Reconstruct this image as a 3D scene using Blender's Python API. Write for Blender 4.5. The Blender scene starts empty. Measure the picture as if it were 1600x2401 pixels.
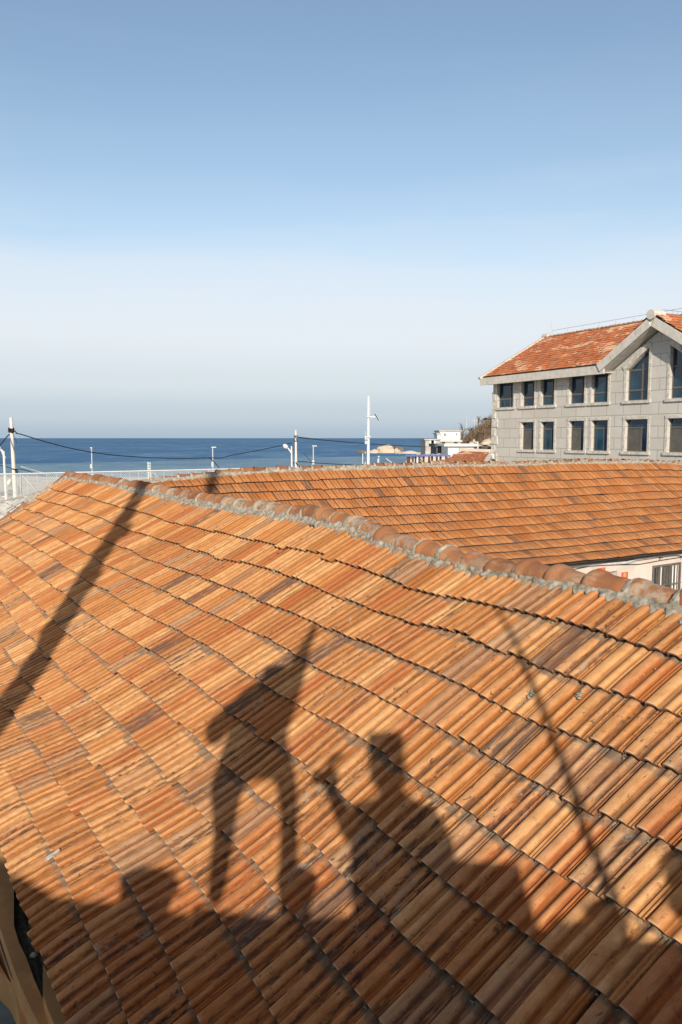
import bpy, bmesh, math, random
import numpy as np
from mathutils import Vector, Matrix, noise as mnoise
from mathutils.geometry import tessellate_polygon
R = math.radians
scene = bpy.context.scene
COL = scene.collection
rng = np.random.default_rng(7)
random.seed(7)
Z0 = 8.0                       # height of the viewpoint above the street

# ------------------------------------------------------------------ camera
F = 1820.0                     # focal length in photo pixels (1600 x 2401)
PIT = math.atan((1200.5 - 1027) / F)
cam = bpy.data.cameras.new('camera'); cam.sensor_fit = 'VERTICAL'; cam.sensor_height = 36
cam.lens = 36 * F / 2401; cam.clip_end = 60000; cam.clip_start = 0.01
co = bpy.data.objects.new('camera', cam); COL.objects.link(co)
co.location = (0, 0, Z0); co.rotation_euler = (math.pi / 2 - PIT, 0, 0)
scene.camera = co

# ------------------------------------------------------------------ light
SUN_EL = 24
sun = bpy.data.lights.new('sun', 'SUN'); sun.energy = 4.2; sun.angle = R(0.6); sun.color = (1.0, .90, .76)
so = bpy.data.objects.new('sun', sun); COL.objects.link(so)
so.rotation_euler = (R(90 - SUN_EL), 0, 0); so.location = (0, -20, 30)
W = bpy.data.worlds.new('World'); scene.world = W; W.use_nodes = True
nt = W.node_tree; nt.nodes.clear()
def wn(t, **k):
    n = nt.nodes.new(t)
    for a, b in k.items(): setattr(n, a, b)
    return n
sky = wn('ShaderNodeTexSky', sky_type='NISHITA', sun_disc=False, sun_elevation=R(SUN_EL), sun_rotation=R(180))
sky.air_density = 1.0; sky.dust_density = 0.6; sky.ozone_density = 2.0
bg = wn('ShaderNodeBackground'); out = wn('ShaderNodeOutputWorld')
geo = wn('ShaderNodeNewGeometry'); sep = wn('ShaderNodeSeparateXYZ')
tc = wn('ShaderNodeTexCoord')
nt.links.new(tc.outputs['Generated'], sep.inputs[0])
# thin stratus veil low over the sea: its share of the sky by elevation, broken up by stretched noise
mp = wn('ShaderNodeMapping'); mp.inputs['Scale'].default_value = (.9, .9, 7)
nz = wn('ShaderNodeTexNoise'); nz.inputs['Scale'].default_value = 2.6; nz.inputs['Detail'].default_value = 6; nz.inputs['Roughness'].default_value = .5
nt.links.new(tc.outputs['Generated'], mp.inputs[0]); nt.links.new(mp.outputs[0], nz.inputs[0])
ma = wn('ShaderNodeMath', operation='MULTIPLY_ADD'); ma.inputs[1].default_value = .12; nt.links.new(nz.outputs[0], ma.inputs[0]); nt.links.new(sep.outputs[2], ma.inputs[2])
veil = wn('ShaderNodeValToRGB'); cr = veil.color_ramp; cr.interpolation = 'EASE'
cr.elements[0].position = 0.0; cr.elements[0].color = (.94,) * 3 + (1,)
cr.elements[1].position = 1.0; cr.elements[1].color = (0, 0, 0, 1)
for p, v in ((.05, .95), (.12, .95), (.20, .90), (.25, .74), (.285, .50), (.32, .30), (.38, .17), (.50, .07)):
    e = cr.elements.new(p); e.color = (v, v, v, 1)
nt.links.new(ma.outputs[0], veil.inputs[0])
mix = wn('ShaderNodeMixRGB'); mix.inputs[2].default_value = (5.6, 6.3, 6.9, 1)
vc = wn('ShaderNodeValToRGB'); ce = vc.color_ramp.elements; vc.color_ramp.interpolation = 'EASE'
ce[0].position = 0; ce[0].color = (.30, .38, .47, 1); ce[1].position = .26; ce[1].color = (.54, .615, .685, 1)
for p, v in ((.03, (.40, .465, .53)), (.07, (.51, .56, .60)), (.13, (.60, .625, .66)), (.19, (.59, .63, .68))): e = vc.color_ramp.elements.new(p); e.color = v + (1,)
vs_ = wn('ShaderNodeMixRGB', blend_type='MULTIPLY'); vs_.inputs[0].default_value = 1; vs_.inputs[2].default_value = (10, 10, 10, 1)
nt.links.new(sep.outputs[2], vc.inputs[0]); nt.links.new(vc.outputs[0], vs_.inputs[1]); nt.links.new(vs_.outputs[0], mix.inputs[2])
tint = wn('ShaderNodeMixRGB', blend_type='MULTIPLY'); tint.inputs[0].default_value = 1; tint.inputs[2].default_value = (1.19, 1.17, 1.09, 1)
nt.links.new(sky.outputs[0], tint.inputs[1])
nt.links.new(veil.outputs[0], mix.inputs[0]); nt.links.new(tint.outputs[0], mix.inputs[1])
# warm overhead sky layer, out of view, added to tint the shade
hi = wn('ShaderNodeMapRange', interpolation_type='SMOOTHSTEP'); hi.inputs[1].default_value = .50; hi.inputs[2].default_value = .78; hi.inputs[3].default_value = 0; hi.inputs[4].default_value = .85
nt.links.new(sep.outputs[2], hi.inputs[0])
warm_top = wn('ShaderNodeMixRGB'); warm_top.inputs[2].default_value = (1.7, 1.15, .78, 1)
nt.links.new(hi.outputs[0], warm_top.inputs[0]); nt.links.new(mix.outputs[0], warm_top.inputs[1])
nt.links.new(warm_top.outputs[0], bg.inputs[0]); nt.links.new(bg.outputs[0], out.inputs[0])
bg.inputs[1].default_value = 0.10
scene.view_settings.view_transform = 'Standard'; scene.view_settings.look = 'None'
scene.view_settings.exposure = 0.42; scene.view_settings.gamma = 1

# ------------------------------------------------------------------ helpers
def ray(px, py):
    x = (px - 800) / F; y = -(py - 1200.5) / F; c, s = math.cos(PIT), math.sin(PIT)
    return np.array([x, c + y * s, -s + y * c])
def at(px, py, Y):              # point at forward distance Y (heights are relative to the viewpoint)
    r = ray(px, py); return r * (Y / r[1])
def atz(px, py, z):
    r = ray(px, py); return r * (z / r[2])
def tag(o, label=None, cat=None, group=None, kind=None):
    for k, v in (('label', label), ('category', cat), ('group', group), ('kind', kind)):
        if v: o[k] = v
    return o
def thing(name, loc, label, cat, group=None):
    o = bpy.data.objects.new(name, None); COL.objects.link(o)
    o.empty_display_size = .2; o.location = (loc[0], loc[1], loc[2] + Z0)
    return tag(o, label, cat, group)
def wloc(o):
    p = Vector(o.location)
    while o.parent: o = o.parent; p = p + Vector(o.location)
    return p
def mk(name, V, faces, mat, parent=None, uv=None, attrs=None, smooth=False, recalc=False):
    """one mesh object from vertices given relative to the viewpoint"""
    V = np.asarray(V, float).reshape(-1, 3) + (0, 0, Z0)
    if parent is not None: org = np.array(wloc(parent))
    else:
        org = np.array([(V[:, 0].min() + V[:, 0].max()) / 2, (V[:, 1].min() + V[:, 1].max()) / 2, V[:, 2].min()])
    me = bpy.data.meshes.new(name)
    if isinstance(faces, np.ndarray):
        n = faces.shape[1]
        me.vertices.add(len(V)); me.vertices.foreach_set('co', (V - org).astype(np.float32).ravel())
        me.loops.add(faces.size); me.loops.foreach_set('vertex_index', faces.astype(np.int32).ravel())
        me.polygons.add(len(faces)); me.polygons.foreach_set('loop_start', np.arange(0, faces.size, n, dtype=np.int32))
        me.polygons.foreach_set('loop_total', np.full(len(faces), n, dtype=np.int32))
        me.update(calc_edges=True)
    else:
        me.from_pydata([tuple(v) for v in V - org], [], faces); me.update()
    li = np.empty(len(me.loops), dtype=np.int32); me.loops.foreach_get('vertex_index', li)
    if uv is not None:
        l = me.uv_layers.new(name='UVMap'); l.data.foreach_set('uv', np.asarray(uv, np.float32)[li].ravel())
    for k, a in (attrs or {}).items():
        a = np.asarray(a, np.float32)
        at_ = me.attributes.new(k, 'FLOAT_COLOR', 'POINT')
        c4 = np.ones((len(V), 4), np.float32); c4[:, :a.shape[1]] = a; at_.data.foreach_set('color', c4.ravel())
    if smooth: me.polygons.foreach_set('use_smooth', np.ones(len(me.polygons), bool))
    if recalc:
        b = bmesh.new(); b.from_mesh(me); bmesh.ops.recalc_face_normals(b, faces=b.faces); b.to_mesh(me); b.free()
    o = bpy.data.objects.new(name, me); COL.objects.link(o)
    if parent is not None: o.parent = parent
    else: o.location = org
    if mat is not None: me.materials.append(mat)
    return o

class G:                        # collects shapes of one mesh
    def __init__(s): s.v = []; s.f = []
    def add(s, vs, fs):
        b = len(s.v); s.v += [tuple(map(float, v)) for v in vs]; s.f += [tuple(b + i for i in f) for f in fs]; return s
    def box(s, c, hx, hy, hz, ax=(1, 0, 0), ay=(0, 1, 0), az=(0, 0, 1)):
        c, ax, ay, az = map(np.array, (c, ax, ay, az)); vs = []
        for i in (-1, 1):
            for j in (-1, 1):
                for k in (-1, 1): vs.append(c + ax * hx * i + ay * hy * j + az * hz * k)
        return s.add(vs, [(0, 1, 3, 2), (4, 6, 7, 5), (0, 4, 5, 1), (2, 3, 7, 6), (0, 2, 6, 4), (1, 5, 7, 3)])
    def tube(s, pts, r, n=8, cap=True):
        pts = [np.array(p, float) for p in pts]; m = len(pts); rs = r if hasattr(r, '__len__') else [r] * m
        T = [pts[min(i + 1, m - 1)] - pts[max(i - 1, 0)] for i in range(m)]
        T = [t / (np.linalg.norm(t) + 1e-12) for t in T]
        ref = np.array([0, 0, 1.]) if abs(T[0][2]) < .9 else np.array([1., 0, 0])
        u = np.cross(T[0], ref); u /= np.linalg.norm(u); vs = []
        for i in range(m):
            u = u - T[i] * (u @ T[i]); u /= np.linalg.norm(u); w = np.cross(T[i], u)
            for k in range(n):
                a = 2 * math.pi * k / n; vs.append(pts[i] + rs[i] * (u * math.cos(a) + w * math.sin(a)))
        fs = [(i * n + k, i * n + (k + 1) % n, (i + 1) * n + (k + 1) % n, (i + 1) * n + k) for i in range(m - 1) for k in range(n)]
        if cap: fs += [tuple(range(n - 1, -1, -1)), tuple(range((m - 1) * n, m * n))]
        return s.add(vs, fs)
    def prism(s, poly, d):      # polygon (3D points) pushed along vector d
        n = len(poly); p = [np.array(q, float) for q in poly]; vs = p + [q + np.array(d) for q in p]
        tri = tessellate_polygon([[Vector(q) for q in p]])
        fs = [tuple(t) for t in tri] + [tuple(n + i for i in reversed(t)) for t in tri]
        fs += [(i, (i + 1) % n, n + (i + 1) % n, n + i) for i in range(n)]
        return s.add(vs, fs)
    def mk(s, name, mat, parent=None, smooth=False, recalc=True):
        return mk(name, s.v, s.f, mat, parent, smooth=smooth, recalc=recalc)

def new_mat(name, rough=.8, spec=.3):
    m = bpy.data.materials.new(name); m.use_nodes = True; t = m.node_tree
    b = t.nodes['Principled BSDF']; b.inputs['Roughness'].default_value = rough
    b.inputs['Specular IOR Level'].default_value = spec
    return m, t, b
class NB:                       # little node builder
    def __init__(s, t): s.t = t
    def n(s, ty, ins=None, **k):
        n = s.t.nodes.new(ty)
        for a, b in k.items(): setattr(n, a, b)
        for a, b in (ins or {}).items():
            if isinstance(b, bpy.types.NodeSocket): s.t.links.new(b, n.inputs[a])
            else: n.inputs[a].default_value = b
        return n
    def noise(s, vec, scale, detail=3, rough=.5, dist=0):
        return s.n('ShaderNodeTexNoise', {'Vector': vec, 'Scale': scale, 'Detail': detail, 'Roughness': rough, 'Distortion': dist}).outputs[0]
    def ramp(s, x, a, b, lo=0., hi=1.):
        return s.n('ShaderNodeMapRange', {0: x, 1: a, 2: b, 3: lo, 4: hi}, interpolation_type='SMOOTHSTEP').outputs[0]
    def math(s, op, a, b=0., c=0.): return s.n('ShaderNodeMath', {0: a, 1: b, 2: c}, operation=op).outputs[0]
    def mix(s, f, a, b, mode='MIX'):
        def c(x): return x if isinstance(x, bpy.types.NodeSocket) else tuple(x) + (1,)
        return s.n('ShaderNodeMixRGB', {0: f, 1: c(a), 2: c(b)}, blend_type=mode).outputs[0]
    def mapv(s, vec, sc, rot=(0, 0, 0)): return s.n('ShaderNodeMapping', {0: vec, 'Scale': sc, 'Rotation': rot}).outputs[0]
    def bump(s, b, h, strength=.3, dist=.01):
        n = s.n('ShaderNodeBump', {'Height': h, 'Strength': strength, 'Distance': dist}); s.t.links.new(n.outputs[0], b.inputs['Normal'])
def simple(name, col, rough=.8, var=.25, scale=6, metal=0., bump=.15, spec=.3, dirt=None):
    m, t, b = new_mat(name, rough, spec); q = NB(t); tc = q.n('ShaderNodeTexCoord').outputs['Object']
    a = q.noise(tc, scale, 5, .6); c = q.mix(q.ramp(a, .3, .7), [x * (1 - var) for x in col], [min(1, x * (1 + var * .6)) for x in col])
    if dirt: c = q.mix(q.ramp(q.noise(tc, scale * .35, 6, .7), .5, .75, 0, dirt[1]), c, dirt[0])
    t.links.new(c, b.inputs['Base Color']); b.inputs['Metallic'].default_value = metal
    if bump: q.bump(b, q.noise(tc, scale * 5, 4, .6), bump, .01)
    return m

# fired-clay roof tile: UV = metres along the row / up the slope; 'tint' = random per tile, 'prof' = (height of the roll, distance to the butt, weathering)
def tile_material(name, base=(.43, .168, .05), pale=(.60, .335, .145), red=(.36, .10, .032), streak=1.0, grime=1.0, cls=1.0):
    m, t, b = new_mat(name, .92, .12); q = NB(t)
    uv = q.n('ShaderNodeUVMap').outputs[0]
    ti = q.n('ShaderNodeSeparateColor', {0: q.n('ShaderNodeAttribute', attribute_name='tint').outputs[0]}).outputs
    pr = q.n('ShaderNodeSeparateColor', {0: q.n('ShaderNodeAttribute', attribute_name='prof').outputs[0]}).outputs
    offs = q.n('ShaderNodeCombineXYZ', {0: q.math('MULTIPLY', ti[0], 37.), 1: q.math('MULTIPLY', ti[1], 53.)}).outputs[0]
    p = q.n('ShaderNodeVectorMath', {0: uv, 1: offs}, operation='ADD').outputs[0]
    weather = pr[2]
    shade_tone = q.n('ShaderNodeAttribute', attribute_name='prof').outputs['Alpha']  # painted shade: darker, redder lower courses where the shadow lies
    c = q.mix(q.ramp(ti[0], .25, 1.0), base, pale)
    c = q.mix(q.ramp(ti[0], .30, .0, 0, .7), c, [x * .62 for x in base])
    c = q.mix(q.math('MULTIPLY', shade_tone, .85), c, q.mix(ti[0], (.33, .085, .022), (.43, .15, .046)))
    c = q.mix(q.ramp(ti[1], .76, .88, 0, .9 * cls), c, red)
    c = q.mix(q.ramp(ti[1], .12, .05, 0, .75 * cls), c, (.23, .165, .125))
    c = q.mix(q.math('MULTIPLY', q.math('MULTIPLY', q.ramp(pr[0], .45, 1.0), q.math('MULTIPLY_ADD', weather, .65, .03)), q.math('MULTIPLY_ADD', shade_tone, -.75, 1.)), c, [min(1, x * 1.15 + .06) for x in pale])
    c = q.mix(q.math('MULTIPLY', q.ramp(pr[0], .60, .08), .38), c, [base[0] * .66, base[1] * .52, base[2] * .45])  # pale crests, dark troughs: wear and dirt plus painted relief light
    sc_ = q.n('ShaderNodeAttribute', attribute_name='tint').outputs['Alpha']
    ln_n = q.ramp(q.noise(q.mapv(p, (12, 6, 1)), 1.0, 5, .7), .30, .60, .35, 1.)
    def line(c0, w): return q.math('MULTIPLY', q.ramp(q.math('ABSOLUTE', q.math('SUBTRACT', sc_, c0)), w, w * .15), ln_n)
    dl = q.math('MAXIMUM', q.math('MULTIPLY', q.math('MAXIMUM', line(.352, .035), line(.768, .03)), q.ramp(ti[2], 0, 1, .25, .8)), q.math('MAXIMUM', line(1.0, .045), line(.0, .018)))
    c = q.mix(dl, c, (.060, .032, .020))
    # long streaks down the slope
    s1 = q.noise(q.mapv(p, (34, 3.6, 1)), 1.0, 7, .68, .5)
    s2 = q.noise(q.mapv(p, (75, 6.0, 1)), 1.0, 5, .65)
    c = q.mix(q.math('MULTIPLY', q.ramp(s1, .52, .70), q.math('MULTIPLY_ADD', weather, .55 * streak, .12)), c, [x * .42 for x in base])
    c = q.mix(q.math('MULTIPLY', q.ramp(s2, .50, .68), q.math('MULTIPLY_ADD', weather, .45 * streak, .1)), c, [min(1, x * 1.15) for x in pale])
    # black algae along the flanks of the rolls, heavier under the painted shade
    s3 = q.noise(q.mapv(p, (30, 5.5, 1)), 1.0, 6, .72, .6)
    alg = q.math('MULTIPLY', q.ramp(s3, .47, .56), q.math('MULTIPLY', q.ramp(pr[0], .98, .45, .12, 1.), q.math('MAXIMUM', q.ramp(ti[2], .25, .9, .06 * grime, 1.0 * grime), q.math('MULTIPLY', shade_tone, .8))))
    c = q.mix(q.math('MULTIPLY', alg, q.math('MULTIPLY_ADD', weather, .95, .08)), c, (.050, .040, .036))
    # grey lichen / cement dust patches on some tiles, strongest next to the row above
    s4 = q.noise(q.mapv(p, (11, 5, 1)), 1.0, 7, .75, .4)
    gl = q.math('MULTIPLY', q.ramp(s4, .53, .62), q.math('ADD', q.math('MULTIPLY', q.ramp(ti[2], .86, .97), .8), q.math('MULTIPLY', q.ramp(pr[1], .80, 1.0), q.math('MULTIPLY', weather, .55))))
    c = q.mix(gl, c, (.34, .29, .225))
    # general mottling and pits
    c = q.mix(q.ramp(q.noise(q.mapv(p, (9, 9, 1)), 1.0, 6, .7), .35, .7, 0, .5), c, [x * .72 for x in base], 'MIX')
    s5 = q.noise(q.mapv(p, (160, 120, 1)), 1.0, 2, .5)
    c = q.mix(q.ramp(s5, .70, .76, 0, .6), c, (.12, .07, .04))
    s6 = q.noise(q.mapv(p, (42, 24, 1)), 1.0, 5, .7, .5); s7 = q.noise(q.mapv(p, (70, 48, 1)), 1.0, 4, .7)
    c = q.mix(q.math('MULTIPLY', q.ramp(s6, .59, .66), q.ramp(ti[2], 0, 1, .25 * grime, .9 * grime)), c, (.055, .038, .030))
    c = q.mix(q.math('MULTIPLY', q.ramp(s7, .66, .70), q.math('MULTIPLY_ADD', weather, .8, .1)), c, (.46, .41, .33))
    # butt ends: dark dirt below
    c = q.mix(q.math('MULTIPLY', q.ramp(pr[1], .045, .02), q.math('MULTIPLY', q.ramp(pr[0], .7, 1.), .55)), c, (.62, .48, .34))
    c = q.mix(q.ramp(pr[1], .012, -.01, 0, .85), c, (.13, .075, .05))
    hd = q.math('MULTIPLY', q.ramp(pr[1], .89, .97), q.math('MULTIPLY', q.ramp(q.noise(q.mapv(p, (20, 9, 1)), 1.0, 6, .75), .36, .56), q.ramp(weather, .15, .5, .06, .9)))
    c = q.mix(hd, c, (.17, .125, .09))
    c = q.mix(q.math('MULTIPLY', q.ramp(ti[2], .955, .965), q.ramp(s1, .40, .56, .25, .85)), c, (.11, .07, .055))
    t.links.new(c, b.inputs['Base Color'])
    h = q.math('ADD', q.noise(q.mapv(p, (60, 18, 1)), 1.0, 6, .7), q.math('MULTIPLY', s5, -.4))
    q.bump(b, h, .35, .006)
    return m
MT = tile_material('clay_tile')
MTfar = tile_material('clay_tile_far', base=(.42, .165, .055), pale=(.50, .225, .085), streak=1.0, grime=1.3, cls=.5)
def mortar_mat():
    m, t, b = new_mat('cement_mortar', .95, .2); q = NB(t); tc = q.n('ShaderNodeTexCoord').outputs['Object']
    a = q.noise(tc, 14, 8, .75); c = q.mix(q.ramp(a, .32, .68), (.16, .14, .11), (.47, .435, .36))
    c = q.mix(q.ramp(q.noise(tc, 60, 4, .7), .60, .72, 0, .7), c, (.12, .11, .095))
    t.links.new(c, b.inputs['Base Color']); q.bump(b, q.noise(tc, 55, 8, .75), .8, .012); return m
MMORT = mortar_mat()
def ridge_mat():
    m, t, b = new_mat('ridge_tile_clay', .8, .3); q = NB(t); tc = q.n('ShaderNodeTexCoord').outputs['Object']
    ti = q.n('ShaderNodeSeparateColor', {0: q.n('ShaderNodeAttribute', attribute_name='tint').outputs[0]}).outputs
    c = q.mix(ti[0], (.20, .085, .042), (.33, .14, .06))
    c = q.mix(q.ramp(q.noise(tc, 3.5, 7, .7, .5), .52, .66, 0, .65), c, (.36, .235, .14))
    c = q.mix(q.ramp(q.noise(tc, 7, 7, .75, .8), .56, .66, 0, .7), c, (.16, .085, .055))
    c = q.mix(q.math('MULTIPLY', q.ramp(ti[1], .45, 1.), q.ramp(q.noise(tc, 9, 6, .7), .38, .58)), c, (.36, .31, .24))
    t.links.new(c, b.inputs['Base Color']); q.bump(b, q.noise(tc, 40, 6, .7), .35, .008); return m
MRIDGE = ridge_mat()

# ------------------------------------------------------------------ the setting: ground, sand, sea
def sheet(name, poly, z, mat, kind='structure'):
    o = mk(name, [(x, y, z) for x, y in poly], [tuple(range(len(poly)))], mat); o['kind'] = kind; return o
SEA_Z, GR_Z = -8.0, -6.5
def water(name, c1, c2, c3, c4, s1, s2, gl=.10):
    m, t, b = new_mat(name); q = NB(t); tc = q.n('ShaderNodeTexCoord').outputs['Object']
    big = q.noise(q.mapv(tc, (.0010, .004, 1)), 1, 4, .6); mid = q.noise(q.mapv(tc, s1), 1, 7, .7); sm = q.noise(q.mapv(tc, s2), 1, 6, .72)
    c = q.mix(q.ramp(big, .35, .65), c1, c2)
    c = q.mix(q.ramp(mid, .42, .66, 0, .75), c, c3)
    c = q.mix(q.math('MULTIPLY', q.ramp(sm, .56, .66), q.ramp(mid, .45, .6, .35, .8)), c, c4)
    c = q.mix(q.math('MULTIPLY', q.ramp(sm, .44, .34), .5), c, [x * .6 for x in c1])
    bp = q.n('ShaderNodeBump', {'Height': q.math('ADD', sm, mid), 'Strength': .8, 'Distance': .6}).outputs[0]
    d = q.n('ShaderNodeBsdfDiffuse', {'Color': c, 'Normal': bp}).outputs[0]; g = q.n('ShaderNodeBsdfGlossy', {'Color': (.7, .8, .9, 1), 'Roughness': .25, 'Normal': bp}).outputs[0]
    mx = q.n('ShaderNodeMixShader', {0: gl, 1: d, 2: g}).outputs[0]; t.links.new(mx, t.nodes['Material Output'].inputs[0]); t.nodes.remove(b); return m
m = water('sea_water', (.055, .140, .285), (.078, .185, .345), (.13, .25, .41), (.25, .36, .48), (.022, .007, 1), (.11, .045, 1), .06)
m_sea = m
o = mk('sea', [(-40000, 60, SEA_Z), (40000, 60, SEA_Z), (40000, 40000, SEA_Z), (-40000, 40000, SEA_Z)], [(0, 1, 2, 3)], m_sea); o['kind'] = 'structure'
# shallow, sandy water near the beach: a rippled, lighter band
m = water('shallow_water', (.13, .235, .34), (.16, .28, .39), (.22, .34, .44), (.38, .48, .55), (.05, .03, 1), (.22, .20, 1), .12)
# built as part of the same water, 5 cm above the deep sheet
edge = [(x, 300 + 55 * math.sin(x * .006) + 35 * math.sin(x * .021 + 1)) for x in range(600, -1300, -40)]
o = mk('shallow_water', [(-1300, 61, SEA_Z + .05), (600, 61, SEA_Z + .05)] + [(x, y, SEA_Z + .05) for x, y in edge], [tuple(range(2 + len(edge)))], m); o['kind'] = 'structure'
m_sand = simple('pale_sand', (.50, .50, .47), .95, .18, .35, bump=.4, spec=.1)
o = sheet('beach', [(-400, 70), (70, 70), (60, 100), (30, 122), (-60, 132), (-400, 136)], GR_Z + .004, m_sand)
m_ground = simple('concrete_ground', (.36, .35, .32), .95, .2, .5, bump=.3)
sheet('ground', [(-400, -60), (500, -60), (500, 420), (150, 420), (105, 260), (62, 175), (40, 118), (34, 95), (-400, 95)], GR_Z, m_ground)

# ------------------------------------------------------------------ near house: surface of its sagging front slope, fitted to the course lines
A_, TH, D_, L_, V0_ = 1.010714833583221, 0.6018854524351867, 3.0728128534497428, 0.32339126090368997, 2.6964139033452668
CF = np.array([-46,-11,-30,-50,-27,-32,-52,-42,-34,-50,-55,-37,-43,-66,-36,-33,-75,-29,-18,-82,-17,4,-87,-4,30,-91,10,-64,-43,-27,-105,-62,-5,-141,-81,16,-164,-95,32,-165,-99,41,-143,-90,44,-103,-74,38,-52,-55,26,1,-37,12,-83,-75,-21,-155,-95,22,-224,-117,65,-276,-133,104,-287,-130,125,-250,-100,120,-184,-60,93,-108,-18,54,-33,22,14,-102,-106,-7,-195,-124,51,-286,-141,113,-365,-153,176,-391,-142,219,-337,-93,199,-251,-31,143,-164,31,79,-81,92,16,-119,-129,24,-217,-146,84,-311,-150,165,-378,-126,234,-415,-91,311,-371,-56,260,-295,16,182,-220,96,102,-150,180,21,-130,-133,77,-212,-152,128,-293,-148,231,-319,-140,216,-323,-109,229,-334,-10,254,-314,73,215,-278,177,128,-239,289,29,-124,-112,135,-187,-129,234,-254,-176,239,-301,-155,179,-237,-83,285,-268,-18,260,-316,102,262,-334,267,153,-330,406,42,-87,-76,122,-144,-120,148,-190,-130,209,-212,-94,292,-160,-68,245,-197,91,220,-299,144,321,-373,346,185,-398,492,71,-2,-1,75,-35,-67,21,-43,-81,49,-58,-74,167,-79,-79,186,-148,36,242,-279,149,373,-370,364,244,-417,510,128,122,109,28,115,69,93,72,-1,163,29,-44,106,-14,18,226,-102,-6,224,-263,163,413,-337,319,322,-385,452,195,217,195,6,192,109,37,124,-30,23,49,-80,123,5,-91,161,-74,-80,196,-193,82,315,-265,226,298,-317,348,229,250,222,6,207,112,-7,134,-28,-17,44,-87,144,-1,-65,179,-54,-40,176,-120,31,204,-180,128,217,-231,227,209,226,196,27,175,109,56,114,18,79,46,-36,128,3,-40,143,-33,-38,121,-68,-3,118,-106,53,135,-144,117,155,167,142,45,126,71,37,84,-3,-5,44,-54,-36,12,-53,4,-10,-44,28,-27,-27,42,-46,-1,63,-66,30,90,95,74,38,73,24,-20,52,-25,-87,35,-57,-129,20,-61,-111,12,-56,-73,8,-49,-39,5,-43,-5,2,-37,30,20,2,16,19,-21,-75,20,-41,-151,22,-55,-196,27,-62,-200,33,-66,-169,41,-72,-122,52,-82,-74,64,-95,-28]).reshape(16, 9, 3) / 1000.
def basis(a, th):
    w = np.array([math.sin(a) * math.cos(th), math.cos(a) * math.cos(th), math.sin(th)]); u = np.array([math.cos(a), -math.sin(a), 0]); return u, w, np.cross(u, w)
uA, wA, nA = basis(A_, TH)
def bsp(t, n):
    i = np.clip(np.floor(t).astype(int), 0, n - 4); s = t - i
    return i, np.stack([(1 - s) ** 3, 3 * s ** 3 - 6 * s ** 2 + 4, -3 * s ** 3 + 3 * s ** 2 + 3 * s + 1, s ** 3], -1) / 6
def SA(U, K, h=0):
    U = np.asarray(U, float); K = np.asarray(K, float); V = V0_ - K * L_
    tx = np.clip((np.log(np.maximum(.5 - U, .05)) + .2) / 3.45 * 13, 0, 13 - 1e-9); tk = np.clip((K + 1) / 15 * 6, 0, 6 - 1e-9)
    i, bx = bsp(tx, 16); j, bk = bsp(tk, 9); o = np.zeros(U.shape + (3,))
    for p in range(4):
        for r in range(4): o += (bx[..., p] * bk[..., r])[..., None] * CF[i + p, j + r]
    return (U + o[..., 0])[..., None] * uA + (V + o[..., 1])[..., None] * wA + (o[..., 2] - D_ + h - .025)[..., None] * nA
# far wing
AB, TB, DB, LB, V0B = -0.5600814932116756, 0.62, 12.064374684399281, 0.3880983809852977, 15.104382282624838
CO = [-0.0911, -0.0139, 0.2389, 0.0171, -0.0132, -0.1333, -0.1358, 0.0069, 0.1937, 0.0738, 0.0877, 0.1425, -0.1208, 0.0161, -0.132, -0.284, -0.1528, 0.1337, -0.0984, -0.1712, -0.1481]
uB, wB, nB = basis(AB, TB)
EXP = [(i, j) for i in range(6) for j in range(4) if i + j <= 6]
RB = np.array([5.13100307, 26.18798831, -0.93]); KR = (V0B - RB @ wB) / LB
def SB(U, K, h=0):
    U = np.asarray(U, float); K = np.asarray(K, float); V = V0B - K * LB
    un = np.clip((U - 18) / 12, -1.0, 1.08); kn = np.clip((K - 6) / 6, -1.1, 1.05); dn = 0
    for cc, (i, j) in zip(CO, EXP): dn = dn + cc * un ** i * kn ** j
    return U[..., None] * uB + V[..., None] * wB + (dn - DB + h - .04)[..., None] * nB

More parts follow.
